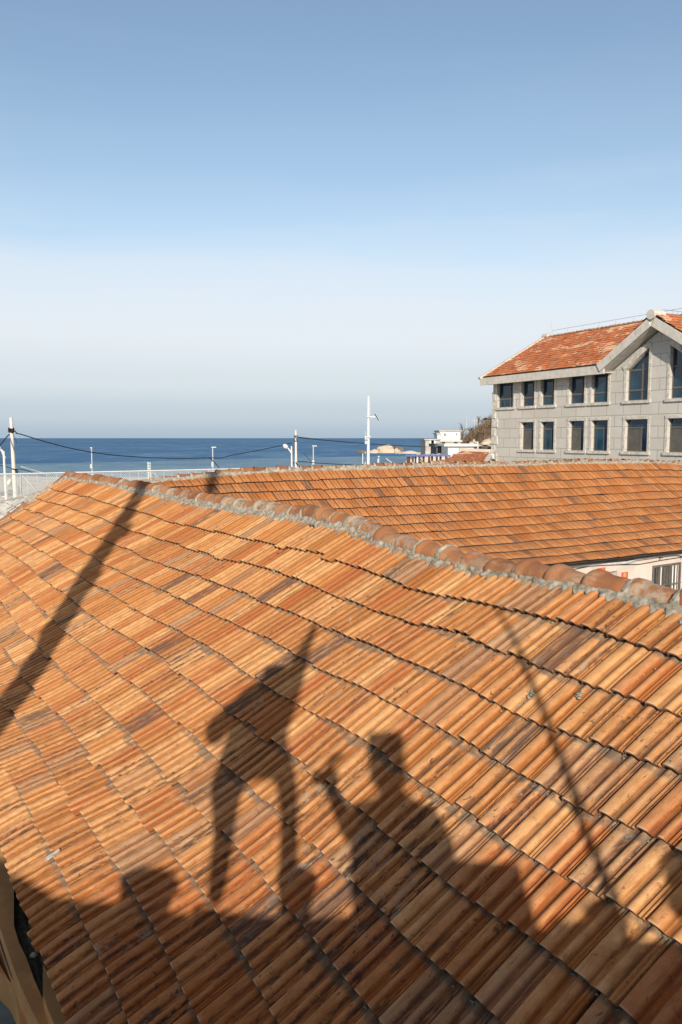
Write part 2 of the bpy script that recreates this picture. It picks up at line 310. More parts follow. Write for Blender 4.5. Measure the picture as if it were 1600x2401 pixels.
PS = np.array([0, .004, .05, .12, .20, .27, .32, .345, .42, .50, .53, .58, .64, .70, .745, .77, .80, .825, .85, .875, .90, .92, .95, .975, 1.0])
PH = np.array([-.50, .70, .93, 1, .98, .90, .62, .06, .14, .26, .50, .86, .98, .90, .55, .08, .06, .40, .38, .08, .08, .38, .34, .06, -.4])
def tile_field(name, S, L, Wd, rows, urange, mat, parent, weather, amp=.0225, thick=.018, lift=.050, idx=None, jit=1.0, step=None, shade_tone=lambda u, k: 0 * u):
    s = PS if idx is None else PS[idx]; ph = PH if idx is None else PH[idx]; N = len(s)
    TT = np.array([0, 0, .03, .35, .68, 1.]) if step is None else np.array([0, 0, .5, 1.]); M = len(TT)
    tiles = []
    for k in rows:
        u0, u1 = urange(k)
        off = .5 * (k % 2)
        for j in range(int(math.floor(u0 / Wd)), int(math.ceil(u1 / Wd))): tiles.append((k, (j + off) * Wd))
    tiles = np.array(tiles); T = len(tiles)
    r = rng.normal(size=(T, 6)) * jit; rw = np.cumsum(rng.normal(size=T)) ; 
    du = r[:, 0] * .0018; dv = r[:, 1] * .006 + .010 * np.sin(tiles[:, 1] * 2.1 + tiles[:, 0] * 1.7) + .006 * np.sin(tiles[:, 1] * 5.3 + tiles[:, 0] * 4.1); dh = np.abs(r[:, 2]) * .003; yaw = r[:, 3] * .006; tilt = r[:, 4] * .010
    odd = rng.random(T) < .05 * min(jit, 1); dv = dv - odd * rng.random(T) * .04; dh = dh + odd * .005; du = du + (rng.random(T) < .07) * rng.normal(size=T) * .006 * min(jit, 1); yaw = yaw + odd * rng.normal(size=T) * .02 * min(jit, 1)
    k = tiles[:, 0][:, None, None]; ub = (tiles[:, 1] + du)[:, None, None]
    len_ = L + .05; tt = TT[None, :, None]; ss = s[None, None, :]; wf = Wd * .978
    U = ub + ss * wf - yaw[:, None, None] * tt * len_
    vo = tt * len_ + dv[:, None, None] + yaw[:, None, None] * (ss - .5) * wf
    K = k - vo / L
    H = lift * (1 - .88 * tt) + ph[None, None, :] * amp + dh[:, None, None] + tilt[:, None, None] * (ss - .5) * wf + .004
    H = np.broadcast_to(H, (T, M, N)).copy(); H[:, 0] -= thick; H[:, 1] -= .0015
    K = np.broadcast_to(K, (T, M, N)).copy(); K[:, 0] -= .002 / L; U = np.broadcast_to(U, (T, M, N))
    if step is None: K[:, 2] = K[:, 2] + (.03 * len_ - .006) / L
    P = S(U, K, H)
    a = np.arange(M - 1)[:, None] * N + np.arange(N - 1)[None, :]
    f = np.stack([a, a + 1, a + 1 + N, a + N], -1).reshape(-1, 4)
    F_ = (f[None] + (np.arange(T) * M * N)[:, None, None]).reshape(-1, 4)
    uv = np.stack([U, -K * L], -1)
    tint = np.concatenate([np.repeat(rng.random((T, 3)), M * N, 0), np.tile(s, T * M)[:, None]], 1)
    w = np.clip(weather(tiles[:, 1], tiles[:, 0]) + rng.normal(size=T) * .15, 0, 1)
    prof = np.stack([np.broadcast_to(np.clip(ph, 0, 1), (T, M, N)), np.broadcast_to(tt * len_ / L, (T, M, N)) + (np.arange(M) == 0)[None, :, None] * -.05, np.broadcast_to(w[:, None, None], (T, M, N)), np.broadcast_to(np.clip(shade_tone(tiles[:, 1], tiles[:, 0]) + rng.normal(size=T) * .12, 0, 1)[:, None, None], (T, M, N))], -1)
    return mk(name, P.reshape(-1, 3), F_, mat, parent, uv=uv.reshape(-1, 2), attrs={'tint': tint, 'prof': prof.reshape(-1, 4)})
def deck(name, S, u0, u1, k0, k1, n, mk_, mat, parent, h=-.012):
    U, K = np.meshgrid(np.linspace(u0, u1, n), np.linspace(k0, k1, mk_), indexing='ij')
    top = S(U, K, h).reshape(-1, 3); bot = S(U, K, h - .05).reshape(-1, 3)
    a = (np.arange(n - 1)[:, None] * mk_ + np.arange(mk_ - 1)[None, :]).ravel(); q4 = np.stack([a, a + 1, a + 1 + mk_, a + mk_], -1)
    return mk(name, np.vstack([top, bot]), np.vstack([q4, q4[:, ::-1] + n * mk_]), mat, parent)
def ridge_run(name, pts, parent, mat, r=.105, sp=.36, jit=.012, joints=0, flip=False):
    """half-round ridge tiles laid along a path, each with a wider collar at one end"""
    pts = np.array(pts, float); seg = np.linalg.norm(np.diff(pts, axis=0), axis=1); cum = np.concatenate([[0], np.cumsum(seg)])
    n = int(cum[-1] / sp); V = []; Fc = []; tint = []
    na = 15; prof = [(0, 1.02), (.0, 1.16), (.03, 1.20), (.18, 1.18), (.21, 1.07), (.30, 1.03), (.65, 1.0), (1.05, .97), (1.05, .88)]
    for i in range(n):
        a = cum[-1] * i / n; ln = cum[-1] / n
        tr = rng.random(3); dz = rng.normal() * jit * .6; dx = rng.normal() * jit * .5; sw = rng.normal() * .03; rr = r * (1 + rng.normal() * .03)
        b0 = len(V)
        for (tt, sc) in prof:
            d = a + tt * ln; c = np.array([np.interp(d, cum, pts[:, j]) for j in range(3)])
            e = np.array([np.interp(min(d + .05, cum[-1]), cum, pts[:, j]) for j in range(3)]) - np.array([np.interp(max(d - .05, 0), cum, pts[:, j]) for j in range(3)])
            e /= np.linalg.norm(e); sd = np.cross(e, [0, 0, 1]); sd /= np.linalg.norm(sd); up = np.cross(sd, e)
            c = c + up * (dz + (.5 - tt) * .022) + sd * (dx + sw * (tt - .5) * ln)
            for m_ in range(na):
                th = math.pi * (-.06 + 1.12 * m_ / (na - 1))
                wob = 1 + .012 * math.sin(3 * th + i * 2.1)
                V.append(c + (sd * math.cos(th) * 1.05 + up * math.sin(th) * .92) * rr * sc * wob); tint.append(tr)
        m2 = len(prof)
        for p in range(m2 - 1):
            for m_ in range(na - 1):
                q0 = b0 + p * na + m_; Fc.append((q0, q0 + na, q0 + na + 1, q0 + 1))
    o = mk(name, V, np.array(Fc), mat, parent, attrs={'tint': np.array(tint)}, smooth=True)
    # cement smeared round some of the joints
    if joints:
        V = []; Fc = []; nb_ = 14; nt_ = 5
        for i in range(1, n):
            if rng.random() > joints: continue
            d = cum[-1] * i / n; c = np.array([np.interp(d, cum, pts[:, j]) for j in range(3)]); e = np.array([np.interp(d + .05, cum, pts[:, j]) for j in range(3)]) - c; e /= np.linalg.norm(e)
            sd = np.cross(e, [0, 0, 1]); sd /= np.linalg.norm(sd); up = np.cross(sd, e); b0 = len(V); a1 = rng.uniform(.45, 1.05)
            for m_ in range(nb_):
                th = math.pi * (-.08 + a1 * m_ / (nb_ - 1)); fade = min(1, (nb_ - 1 - m_) * .5 + .1)
                if flip: th = math.pi - th
                for k in range(nt_):
                    tt = k / (nt_ - 1); w_ = (tt - .5) * (.055 + .03 * (1 - m_ / nb_)) + mnoise.noise(Vector((i * 3, m_ * .7, k))) * .015; hh = 1.12 + (.16 * math.sin(math.pi * tt) * fade - .05 * (tt in (0, 1))) + mnoise.noise(Vector((i, m_ * 1.1, k * 2))) * .05
                    V.append(c + e * w_ + (sd * math.cos(th) * 1.05 + up * math.sin(th) * .92) * r * hh)
            for m_ in range(nb_ - 1):
                for k in range(nt_ - 1): q0 = b0 + m_ * nt_ + k; Fc.append((q0, q0 + 1, q0 + nt_ + 1, q0 + nt_))
        me = o.data; b = bmesh.new(); b.from_mesh(me); org_ = np.array(wloc(parent)) - (0, 0, Z0); me.materials.append(MMORT)
        bv = [b.verts.new(tuple(v - org_)) for v in V]
        for f_ in Fc: q_ = b.faces.new([bv[i_] for i_ in f_]); q_.material_index = 1
        b.to_mesh(me); b.free()
    return o
def fbm(p, s, o=4):
    v = 0; a = 1; 
    for _ in range(o): v += a * mnoise.noise(Vector(p) * s); s *= 2.1; a *= .55
    return v
def mortar_run(name, S, u0, u1, kt, ke, h0, parent, du=.02, M=11, tooth=.07, L=.32, hb=.03, seed=0):
    """hand-thrown cement filling between the ridge tiles and the top course"""
    us = np.arange(u0, u1, du); V = []
    for i, u in enumerate(us):
        e = ke(u) + tooth / L * (abs(((u / .1) % 1) - .5) * 2 - .5) * .5 + fbm((u * 1.0, seed, 3), 5, 4) * .12 / (L * 3) * 1.5 + max(0, fbm((u, seed, 9), 11, 2)) * .16
        k0 = kt(u)
        for j in range(M):
            t = j / (M - 1); k = k0 + (e - k0) * t
            w = mnoise.noise(Vector((u * 14, k * 5, seed))) * .016 + mnoise.noise(Vector((u * 40, k * 14, seed))) * .016
            h = h0 * (1 - t) ** 1.1 + hb * (1 - .35 * t) + w * min(1, (1.3 - t) * 2) + .012
            if j == M - 1: h -= .035
            V.append(S(np.array(u), np.array(k + (w * 1.5 if 0 < j < M - 1 else 0)), h))
    n = len(us); a = (np.arange(n - 1)[:, None] * M + np.arange(M - 1)[None, :]).ravel()
    return mk(name, V, np.stack([a, a + 1, a + 1 + M, a + M], -1), MMORT, parent, smooth=False)
def crumbs(name, S, spots, mat, parent):
    V = []; Fc = []
    cube = np.array([(x, y, z) for x in (-1, 1) for y in (-1, 1) for z in (-1, 1)], float); cf = [(0, 1, 3, 2), (4, 6, 7, 5), (0, 4, 5, 1), (2, 3, 7, 6), (0, 2, 6, 4), (1, 5, 7, 3)]
    for (u, k, h, r) in spots:
        c = S(np.array(u), np.array(k), h); b0 = len(V)
        ax = rng.normal(size=(3, 3)); qm, _ = np.linalg.qr(ax)
        for v in cube: V.append(c + (qm @ (v * (.5 + .5 * rng.random(3)))) * r * (1, 1, .6))
        Fc += [tuple(b0 + i for i in f) for f in cf]
    return mk(name, V, np.array(Fc), mat, parent)

MDECK = simple('roof_deck_timber', (.06, .045, .035), .9, .3)
MWALLG = simple('grey_render', (.38, .36, .33), .9, .15, 2)
UL, UR = -18.35, 1.7
h1 = thing('tiled_house', SA(np.array(-8.), np.array(6.)) * (1, 1, 0) + (0, 0, GR_Z), 'nearest house, its big orange clay tile roof filling the lower half, crossed by shadows', 'house')
def wthA(u, k): return .10 + .05 * k + .40 * np.clip((u + 6.5) / 4, 0, 1) + .10 * np.sin(u * 1.7 + k) * .5
tile_field('roof_tiles', SA, L_, .2, range(1, 13), lambda k: (UL, UR), MT, h1, wthA, shade_tone=lambda u, k: np.clip((k - 5.2) / 4.5, 0, 1) * np.clip((u + 6.0) / 3.0, 0, 1))  # shade painted into the lower near courses by row and column
deck('roof_deck', SA, UL, UR, -.3, 12.05, 60, 16, MDECK, h1)
# back slope of the near roof, mirrored about the ridge, falling to the courtyard
def SAb(U, K, h=0):
    U = np.asarray(U, float); K = np.asarray(K, float); rp = SA(U, np.full(U.shape, -.42)) - np.array([0, 0, .05])
    dn_ = np.array([math.sin(A_) * math.cos(TH), math.cos(A_) * math.cos(TH), -math.sin(TH)]); nn = np.cross(dn_, uA)
    if nn[2] < 0: nn = -nn
    h = np.broadcast_to(h, K.shape)
    return rp + (K * L_)[..., None] * dn_ + h[..., None] * nn
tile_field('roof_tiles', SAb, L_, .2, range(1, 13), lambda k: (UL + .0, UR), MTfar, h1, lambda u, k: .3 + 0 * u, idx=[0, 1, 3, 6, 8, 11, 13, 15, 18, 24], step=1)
deck('roof_deck', SAb, UL, UR, -.2, 12.05, 30, 6, MDECK, h1)
rid = [SA(np.array(u), np.interp(u, [-6.6, -5.6], [-.6, -.36])) + (0, 0, float(np.interp(u, [-18, -8, -6.5, -5.7, -4.5, -3, -2], [-.03, -.03, -.01, -.02, -.045, -.05, -.075])) + .010 * math.sin(u * 2.3) + .012 * math.sin(u * 5.1 + 1)) for u in np.arange(UL - .05, UR, .12)]
ridge_run('ridge_tiles', rid, h1, MRIDGE, r=.098, sp=.315, joints=.75)
mortar_run('ridge_mortar', SA, UL, UR, lambda u: float(np.interp(u, [-6.5, -5.5, -4], [-.40, -.06, -.02])), lambda u: float(np.interp(u, [-18.3, -16, -13.5, -10, -8.5, -7, -6.3, -5.5, -3.5, -2.6, 2], [-.15, -.2, -.1, -.02, -.06, -.16, -.05, .18, .15, .20, .22])), .012, h1, M=12)
# bare end of the slope: half-round tiles bedded down the verge
vg = [SA(np.array(UL - .06), np.array(k)) + (0, 0, .035) for k in np.arange(-.5, 12.1, .25)]
ridge_run('verge_tiles', vg, h1, MRIDGE, r=.085, sp=.36)
V = []; ks = np.arange(-.5, 12.1, .06)
for k in ks:
    for j in range(6):
        t_ = j / 5; uu = UL + .0 + t_ * .13 + mnoise.noise(Vector((k * 3, j, 5))) * .03
        V.append(SA(np.array(uu), np.array(k), .035 * (1 - t_) + .040 + mnoise.noise(Vector((k * 9, j * 2, 1))) * .02 - (.05 if j == 5 else 0)))
n = len(ks); a = (np.arange(n - 1)[:, None] * 6 + np.arange(5)[None, :]).ravel()
mk('verge_mortar', V, np.stack([a, a + 1, a + 7, a + 6], -1), MMORT, h1)
sp_ = []
for k in range(1, 13):
    for _ in range(int((k > 3) * 210 + 60 * (k > 1))):
        u = -math.exp(rng.uniform(math.log(.9), math.log(18))) + .0; lo = .9 if k > 4 else .5
        sp_.append((u, k + rng.normal() * .016, .014 + rng.random() * .010, rng.uniform(.0035, .009) * (1.0 if u > -9 else 1.3)))
for _ in range(90):
    u = rng.uniform(-4.5, -1.2); k = rng.uniform(.2, 4.2); sp_.append((u, k, .036 + rng.random() * .012, rng.uniform(.003, .008)))
for u, k in ((-2.62, 2.62), (-2.66, 2.78), (-2.36, 2.3), (-4.85, 2.55), (-6.6, 1.9)):
    for _ in range(9): sp_.append((u + rng.normal() * .012, k + rng.normal() * .05, .045 + rng.random() * .01, rng.uniform(.006, .014)))
crumbs('joint_mortar', SA, sp_, MMORT, h1)
# walls under the near roof
def wall_under(S, uu, k, base, parent, inset, inw, mat, thick=.24, name='wall'):
    g = G(); P = [S(np.array(u), np.array(k)) + inw * inset for u in uu]
    for p0, p1 in zip(P[:-1], P[1:]):
        zt = min(p0[2], p1[2]) - .10; vs = []
        for p in (p0, p1):
            for o_ in (0, thick): 
                q_ = p + inw * o_; vs += [(q_[0], q_[1], base), (q_[0], q_[1], zt)]
        g.add(vs, [(0, 1, 3, 2), (4, 6, 7, 5), (0, 4, 5, 1), (2, 3, 7, 6), (1, 5, 7, 3), (0, 2, 6, 4)])
    return g.mk(name, mat, parent)
inA = np.array([math.sin(A_), math.cos(A_), 0]); inB = np.array([math.sin(AB), math.cos(AB), 0])
wall_under(SA, [UL + .3, -12, -6, -1, 0.6], 12, GR_Z, h1, .35, inA, MWALLG)
wall_under(SAb, [UL + .3, -12, -6, -1, 0.6], 11.9, GR_Z, h1, -.35, inA, MWALLG)

# ------------------------------------------------------------------ far wing
UB0, UB1 = 4.4, 40.
h2 = thing('tiled_house', SB(np.array(20.), np.array(6.)) * (1, 1, 0) + (0, 0, GR_Z), 'orange tiled house behind the near ridge, with pinkish walls and a barred window', 'house')
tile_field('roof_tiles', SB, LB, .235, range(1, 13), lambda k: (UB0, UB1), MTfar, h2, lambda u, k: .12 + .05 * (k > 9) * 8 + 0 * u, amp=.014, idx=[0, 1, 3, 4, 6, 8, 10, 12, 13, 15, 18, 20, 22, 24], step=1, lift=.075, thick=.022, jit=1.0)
deck('roof_deck', SB, UB0, UB1, KR + .1, 12.05, 60, 10, MDECK, h2)
def SBb(U, K, h=0):
    U = np.asarray(U, float); K = np.asarray(K, float); rp = SB(U, np.full(U.shape, KR - .1)) - np.array([0, 0, .13]); sl = .50
    dn_ = np.array([math.sin(AB) * math.cos(sl), math.cos(AB) * math.cos(sl), -math.sin(sl)]); nn = np.cross(dn_, uB); nn = nn if nn[2] > 0 else -nn
    return rp + (K * LB)[..., None] * dn_ + np.broadcast_to(h, K.shape)[..., None] * nn
tile_field('roof_tiles', SBb, LB, .235, range(1, 12), lambda k: (UB0, UB1), MTfar, h2, lambda u, k: .3 + 0 * u, idx=[0, 1, 3, 6, 8, 11, 13, 15, 18, 24], step=1)
rid = [SB(np.array(u), np.array(KR + .05)) + (0, 0, -.025 + .02 * math.sin(u * .9) + .012 * math.sin(u * 2.9)) for u in np.arange(UB0 - .1, UB1, .15)]
ridge_run('ridge_tiles', rid, h2, MRIDGE, r=.088, sp=.36, jit=.016, joints=.8)
mortar_run('ridge_mortar', SB, UB0, UB1, lambda u: KR + .15, lambda u: KR + .50 + .06 * math.sin(u * 1.1), .0, h2, du=.045, M=9, L=.39, hb=.045, seed=4, tooth=.10)
PwB = SB(np.array(20.), np.array(12.)) + inB * .32
def wb_pt(px, py, out=0.):        # point of the far wing's courtyard wall
    r = ray(px, py); t_ = (PwB @ inB - out) / (r @ inB); return r * t_
MPLAS = simple('pinkish_plaster', (.55, .465, .41), .9, .14, 1.6, bump=.3, dirt=((.33, .29, .24), .7))

def wall_holes(name, P0, ud, nout, outline, holes, depth, mat, parent, uv0=(0, 0)):
    """vertical wall sheet with openings and their reveals; (s, z) coordinates from P0 along ud"""
    P0, ud, nout = map(np.array, (P0, ud, nout))
    loops = [outline] + holes; flat = [p for l in loops for p in l]
    tri = tessellate_polygon([[Vector((s, z, 0)) for s, z in l] for l in loops])
    V = [P0 + ud * s + (0, 0, z) for s, z in flat]; UVc = [(s, z) for s, z in flat]; Fc = [tuple(t_) for t_ in tri]
    for h in loops:
        b0 = len(V); n = len(h)
        for s, z in h: V.append(P0 + ud * s + (0, 0, z)); UVc.append((s + 100, z))
        for s, z in h: V.append(P0 + ud * s + (0, 0, z) - nout * depth); UVc.append((s + 100 + depth, z))
        Fc += [(b0 + i, b0 + (i + 1) % n, b0 + n + (i + 1) % n, b0 + n + i) for i in range(n)]
    return mk(name, V, Fc, mat, parent, uv=np.array(UVc), recalc=False)
def sz(P, P0, ud): P = np.array(P) - np.array(P0); return float(P @ np.array(ud)), float(P[2])

MFRAME = simple('dark_bronze_frame', (.12, .10, .085), .5, .1, 4, spec=.5)
m, t, b = new_mat('window_glass', .04, .6); q = NB(t); tc = q.n('ShaderNodeTexCoord').outputs['Object']
c = q.mix(q.ramp(q.noise(tc, .8, 3), .35, .65), (.004, .022, .045), (.010, .05, .085)); t.links.new(c, b.inputs['Base Color']); MGLASS = m
MRUST = simple('rusty_grey_steel', (.14, .115, .095), .7, .35, 8)
MWHITE = simple('white_paint', (.78, .78, .76), .5, .06, 3, bump=.05)
MBLACK = simple('black_rubber', (.018, .018, .02), .6, .2, 4)
MCURT = simple('curtain_grey', (.10, .095, .085), .9, .2, 3)

# courtyard wall of the far wing
P0 = wb_pt(1430, 1320); P0[2] = 0
wz = lambda px, py: sz(wb_pt(px, py), P0, uB)
s0, z1 = wz(1531, 1329); s1, z2 = wz(1593, 1321); zt = (z1 + z2) / 2; _, zb = wz(1560, 1404)
win = [(s0, zb), (s1, zb), (s1, zt), (s0, zt)]
d0, dz = wz(1413, 1342); d1, dz2 = wz(1448, 1339); dt = (dz + dz2) / 2
door = [(d0, GR_Z + .1), (d1, GR_Z + .1), (d1, dt), (d0, dt)]
sL = float((SB(np.array(UB0 + .3), np.array(12.)) - P0) @ uB); sR = sL + 32
zeav = [(s, float(SB(np.array(P0 @ uB + s), np.array(12.))[2]) - .02) for s in np.linspace(sR, sL, 24)]
wall_holes('wall', P0, uB, -inB, [(sL, GR_Z), (sR, GR_Z)] + zeav, [win, door], .22, MPLAS, h2)
def on_wall(s, z, out=0.): return P0 + uB * s + np.array([0, 0, z]) - inB * out
def wbox(g, s0, s1, z0, z1, o0, o1):
    return g.box(on_wall((s0 + s1) / 2, (z0 + z1) / 2, (o0 + o1) / 2), abs(s1 - s0) / 2, abs(o1 - o0) / 2, abs(z1 - z0) / 2, uB, -inB, (0, 0, 1))
g = G()
for a_, b_ in ((s0, s0 + .06), (s1 - .06, s1)): wbox(g, a_, b_, zb, zt, -.16, -.09)
wbox(g, s0 + .06, s1 - .06, zt - .06, zt, -.16, -.09); wbox(g, s0 + .06, s1 - .06, zb, zb + .06, -.16, -.09)
w_ = g.mk('window', MWHITE, h2)
g = G(); wbox(g, s0 + .06, s1 - .06, zb + .06, zt - .06, -.15, -.13); g.mk('pane', MGLASS, w_)
for fr in (.39, .84): g = G(); wbox(g, s0 + (s1 - s0) * fr, s0 + (s1 - s0) * fr + .07, zb + .06, zt - .06, -.128, -.10); g.mk('window_frame', MWHITE, w_)
g = G(); wbox(g, s0 + (s1 - s0) * .27, s0 + (s1 - s0) * .37, zb + .07, zt - .07, -.128, -.115); g.mk('curtain', MCURT, w_); g = G(); wbox(g, s0 + (s1 - s0) * .47, s0 + (s1 - s0) * .80, zb + .07, zt - .07, -.128, -.115); g.mk('curtain', MCURT, w_)
g = G()
for a_, b_, c_, d_ in ((s0 - .03, s0 + .015, zb - .02, zt + .04), (s1 - .015, s1 + .03, zb - .02, zt + .04), (s0 + .015, s1 - .015, zt + .005, zt + .04), (s0 + .015, s1 - .015, zb - .02, zb + .015)): wbox(g, a_, b_, c_, d_, .01, .06)
for i in range(1, 9): wbox(g, s0 + (s1 - s0) * i / 9 - .010, s0 + (s1 - s0) * i / 9 + .010, zb + .015, zt + .005, .02, .045)
wbox(g, s0 - .05, s1 + .05, zb + (zt - zb) * .42, zb + (zt - zb) * .42 + .03, .046, .066)
g.mk('window_bars', MRUST, w_)
g = G(); wbox(g, d0 + .02, d1 - .02, GR_Z + .1, dt - .02, -.21, -.17); dr = g.mk('door', MWHITE, h2)
g = G(); wbox(g, d0 + .12, d0 + .15, GR_Z + 1.05, GR_Z + 1.2, -.168, -.12); g.mk('handle', MRUST, dr)
# fascia shadow board, white conduit and cable bundle under the far eave
eps = [SB(np.array(u), np.array(12.)) + inB * .16 + (0, 0, -.075) for u in np.arange(UB0 + .4, UB1, .5)]
g = G()
for a_, b_ in zip(eps[:-1], eps[1:]):
    mid_ = (a_ + b_) / 2; dd = b_ - a_; ln = np.linalg.norm(dd); g.box(mid_, ln / 2 + .001, .012, .025, dd / ln, inB, (0, 0, 1))
g.mk('fascia', MDECK, h2)
cp_ = [wb_pt(x, y, .08) for x, y in ((1240, 1336), (1290, 1331), (1340, 1327), (1400, 1322.5), (1440, 1321), (1470, 1319), (1492, 1311), (1530, 1306), (1555, 1300.5), (1580, 1297), (1600, 1301), (1640, 1305))]
o = G().tube(cp_, .045, 8).mk('conduit', simple('grey_white_conduit', (.55, .55, .53), .5, .25, 3), None, smooth=True); tag(o, 'sagging pale grey conduit pipe running under the far eave of the courtyard wall', 'pipe')
cp_ = [wb_pt(x, y, .05) for x, y in ((1240, 1347), (1340, 1336), (1395, 1325), (1440, 1324), (1500, 1323), (1560, 1312), (1600, 1306), (1640, 1302))]
o = G().tube(cp_, .010, 6).mk('cable', MBLACK, None); tag(o, 'thin dark cable slung along the courtyard wall just below the pale pipe', 'cable')
for px, py in ((1546, 1307), (1597, 1303)):
    p_ = wb_pt(px, py, 0); g = G(); g.box(p_ - inB * .07, .012, .07, .012, uB, inB, (0, 0, 1)); g.box(p_ - (0, 0, .06) , .012, .008, .07, uB, inB, (0, 0, 1)); g.mk('pipe_bracket', MRUST, h2)
# red paper door couplets
m, t, b = new_mat('red_paper', .7, .2); q = NB(t); tc = q.n('ShaderNodeTexCoord').outputs['Object']
t.links.new(q.mix(q.noise(tc, 5, 4), (.62, .045, .02), (.74, .10, .035)), b.inputs['Base Color']); MRED = m
MGOLD = simple('gold_ink', (.80, .50, .22), .6, .05, 4, bump=0); MPINK = simple('faded_ink', (.82, .34, .22), .7, .05, 4, bump=0)
def text_mesh(name, s, size, mat, parent, origin, xdir, zdir, nout, extrude=.002):
    cu = bpy.data.curves.new(name, 'FONT'); cu.body = s; cu.size = size; cu.extrude = extrude; cu.align_x = 'CENTER'; cu.align_y = 'CENTER'
    ob = bpy.data.objects.new(name, cu); COL.objects.link(ob); bpy.context.view_layer.update()
    me = bpy.data.meshes.new_from_object(ob.evaluated_get(bpy.context.evaluated_depsgraph_get()))
    vs = [np.array(origin) + np.array(xdir) * v.co.x + np.array(zdir) * v.co.y + np.array(nout) * v.co.z for v in me.vertices]
    fs = [tuple(p.vertices) for p in me.polygons]; bpy.data.objects.remove(ob); bpy.data.meshes.remove(me)
    if vs: return mk(name, vs, fs, mat, parent)
def couplet(name, x0, x1, y0, y1, label, chars, vertical, ink):
    a_, z_ = wz(x0, y0); b_, z2_ = wz(x1, y1)
    c_ = on_wall((a_ + b_) / 2, (z_ + z2_) / 2, .006); root = thing(name, (c_[0], c_[1], min(z_, z2_)), label, 'paper sign')
    g = G(); g.box(c_, abs(b_ - a_) / 2, .0015, abs(z_ - z2_) / 2, uB, inB, (0, 0, 1)); g.mk('paper', MRED, root)
    n = len(chars); Wd_, H_ = abs(b_ - a_), abs(z_ - z2_)
    for i, ch in enumerate(chars):
        if vertical: o_ = c_ + np.array([0, 0, H_ / 2 - H_ * (i + .5) / n]); szz = min(Wd_, H_ / n) * .80
        else: o_ = c_ + uB * (-Wd_ / 2 + Wd_ * (i + .5) / n); szz = min(H_ * .85, Wd_ / n * .85)
        text_mesh('lettering', ch, szz, ink, root, o_ - inB * .004, uB, (0, 0, 1), -inB)
couplet('couplet_paper', 1401, 1419.5, 1332.5, 1339.5, 'small red paper strip with four pale characters pasted above the courtyard door', '五福临门', False, MPINK)
couplet('couplet_paper', 1457.5, 1471, 1342.5, 1384, 'tall red paper with yellow characters on the pinkish wall left of the barred window', '和一家', True, MGOLD)

# ------------------------------------------------------------------ grey stone building on the right
ac = R(-27.8); dC = np.array([-math.sin(ac), -math.cos(ac), 0]); nC = np.array([-math.cos(ac), math.sin(ac), 0])   # along the facade towards us; outward normal
C0 = at(1155, 1027, 56.); C0[2] = 0
def fp(px, py, out=0.):
    r = ray(px, py); Pp = C0 + nC * out; return r * ((Pp @ nC) / (r @ nC))
fz = lambda px, py: sz(fp(px, py), C0, dC)
m, t, b = new_mat('granite_cladding', .85, .3); q = NB(t); uvn = q.n('ShaderNodeUVMap').outputs[0]
br = q.n('ShaderNodeTexBrick', {'Vector': uvn, 'Color1': (.50, .475, .425, 1), 'Color2': (.55, .525, .475, 1), 'Mortar': (.20, .18, .155, 1), 'Scale': 1.0, 'Mortar Size': .016, 'Mortar Smooth': .2, 'Bias': 0.0, 'Brick Width': 1.25, 'Row Height': .66}, offset=.5)
tc = q.n('ShaderNodeTexCoord').outputs['Object']
c = q.mix(q.ramp(q.noise(tc, .5, 6, .7), .35, .7, 0, .35), br.outputs[0], (.36, .34, .30)); c = q.mix(.10, c, q.n('ShaderNodeTexNoise', {'Vector': tc, 'Scale': 40.}).outputs[1])
t.links.new(c, b.inputs['Base Color']); q.bump(b, q.math('MULTIPLY', br.outputs[1], -1.), .5, .02); MGRAN = m
MTRIM = simple('pale_stone_trim', (.54, .515, .465), .85, .12, 3, bump=.4, dirt=((.33, .30, .26), .5))
MROCKF = simple('rockface_stone', (.53, .50, .45), .9, .25, 4, bump=1.2)
b3 = thing('stone_building', C0 + dC * 8 + (0, 0, GR_Z), 'large grey stone building with red tiled roof and two rows of dark windows', 'building')
zu_t = fz(1300, 878)[1]; zu_b = fz(1290, 949.5)[1]; zl_t = fz(1288, 988.5)[1]; zl_b = fz(1288, 1055)[1]
lows = [fz(x0, 1020)[0] for x0 in (1229, 1252, 1276, 1299.3, 1343, 1369.8, 1396, 1425.3, 1475.3, 1518.4, 1576, 1622)]
ups = [fz(x0, 920)[0] for x0 in (1173.3, 1204.6, 1230.7, 1253.7, 1276.3, 1300.3, 1343.3, 1371, 1396.6, 1425.9)]
RV = .30
lows = [v - RV * (i % 2 == 0) for i, v in enumerate(lows)]; ups = [v - RV * (i % 2 == 0) for i, v in enumerate(ups)]
rects = []
for i in range(0, 12, 2): rects.append(('low', lows[i], lows[i + 1], zl_b, zl_t))
for i in range(0, 10, 2): rects.append(('up', ups[i], ups[i + 1], zu_b, zu_t))
g1 = [fz(1477.5, 933), fz(1519.5, 933), fz(1522, 812), fz(1478, 857)]
g1[0] = (g1[0][0] - RV, 0); g1[3] = (0, g1[3][1] - RV * .9)
g1 = [(g1[0][0], zu_b), (g1[1][0], zu_b), (g1[1][0], g1[2][1]), (g1[0][0], g1[3][1])]
sA1, sA2 = fz(1580, 930)[0] - RV, fz(1580, 930)[0] - RV + (g1[1][0] - g1[0][0])
g2 = [(sA1, zu_b), (sA2, zu_b), (sA2, g1[3][1]), (sA1, g1[2][1])]
sapex = (g1[1][0] + sA1) / 2
EO = .75                        # how far the eaves and rakes stand out
E_l = sz(fp(1125.5, 899, EO), C0 + nC * EO, dC); E_r = sz(fp(1415.5, 872, EO), C0 + nC * EO, dC)
zE = (E_l[1] + E_r[1]) / 2; apex = sz(fp(1529, 764, EO), C0 + nC * EO, dC)
sapex = apex[0]; zApexB = apex[1]
gl = E_r[0]; gr = 2 * sapex - gl; zwall = zE + .05
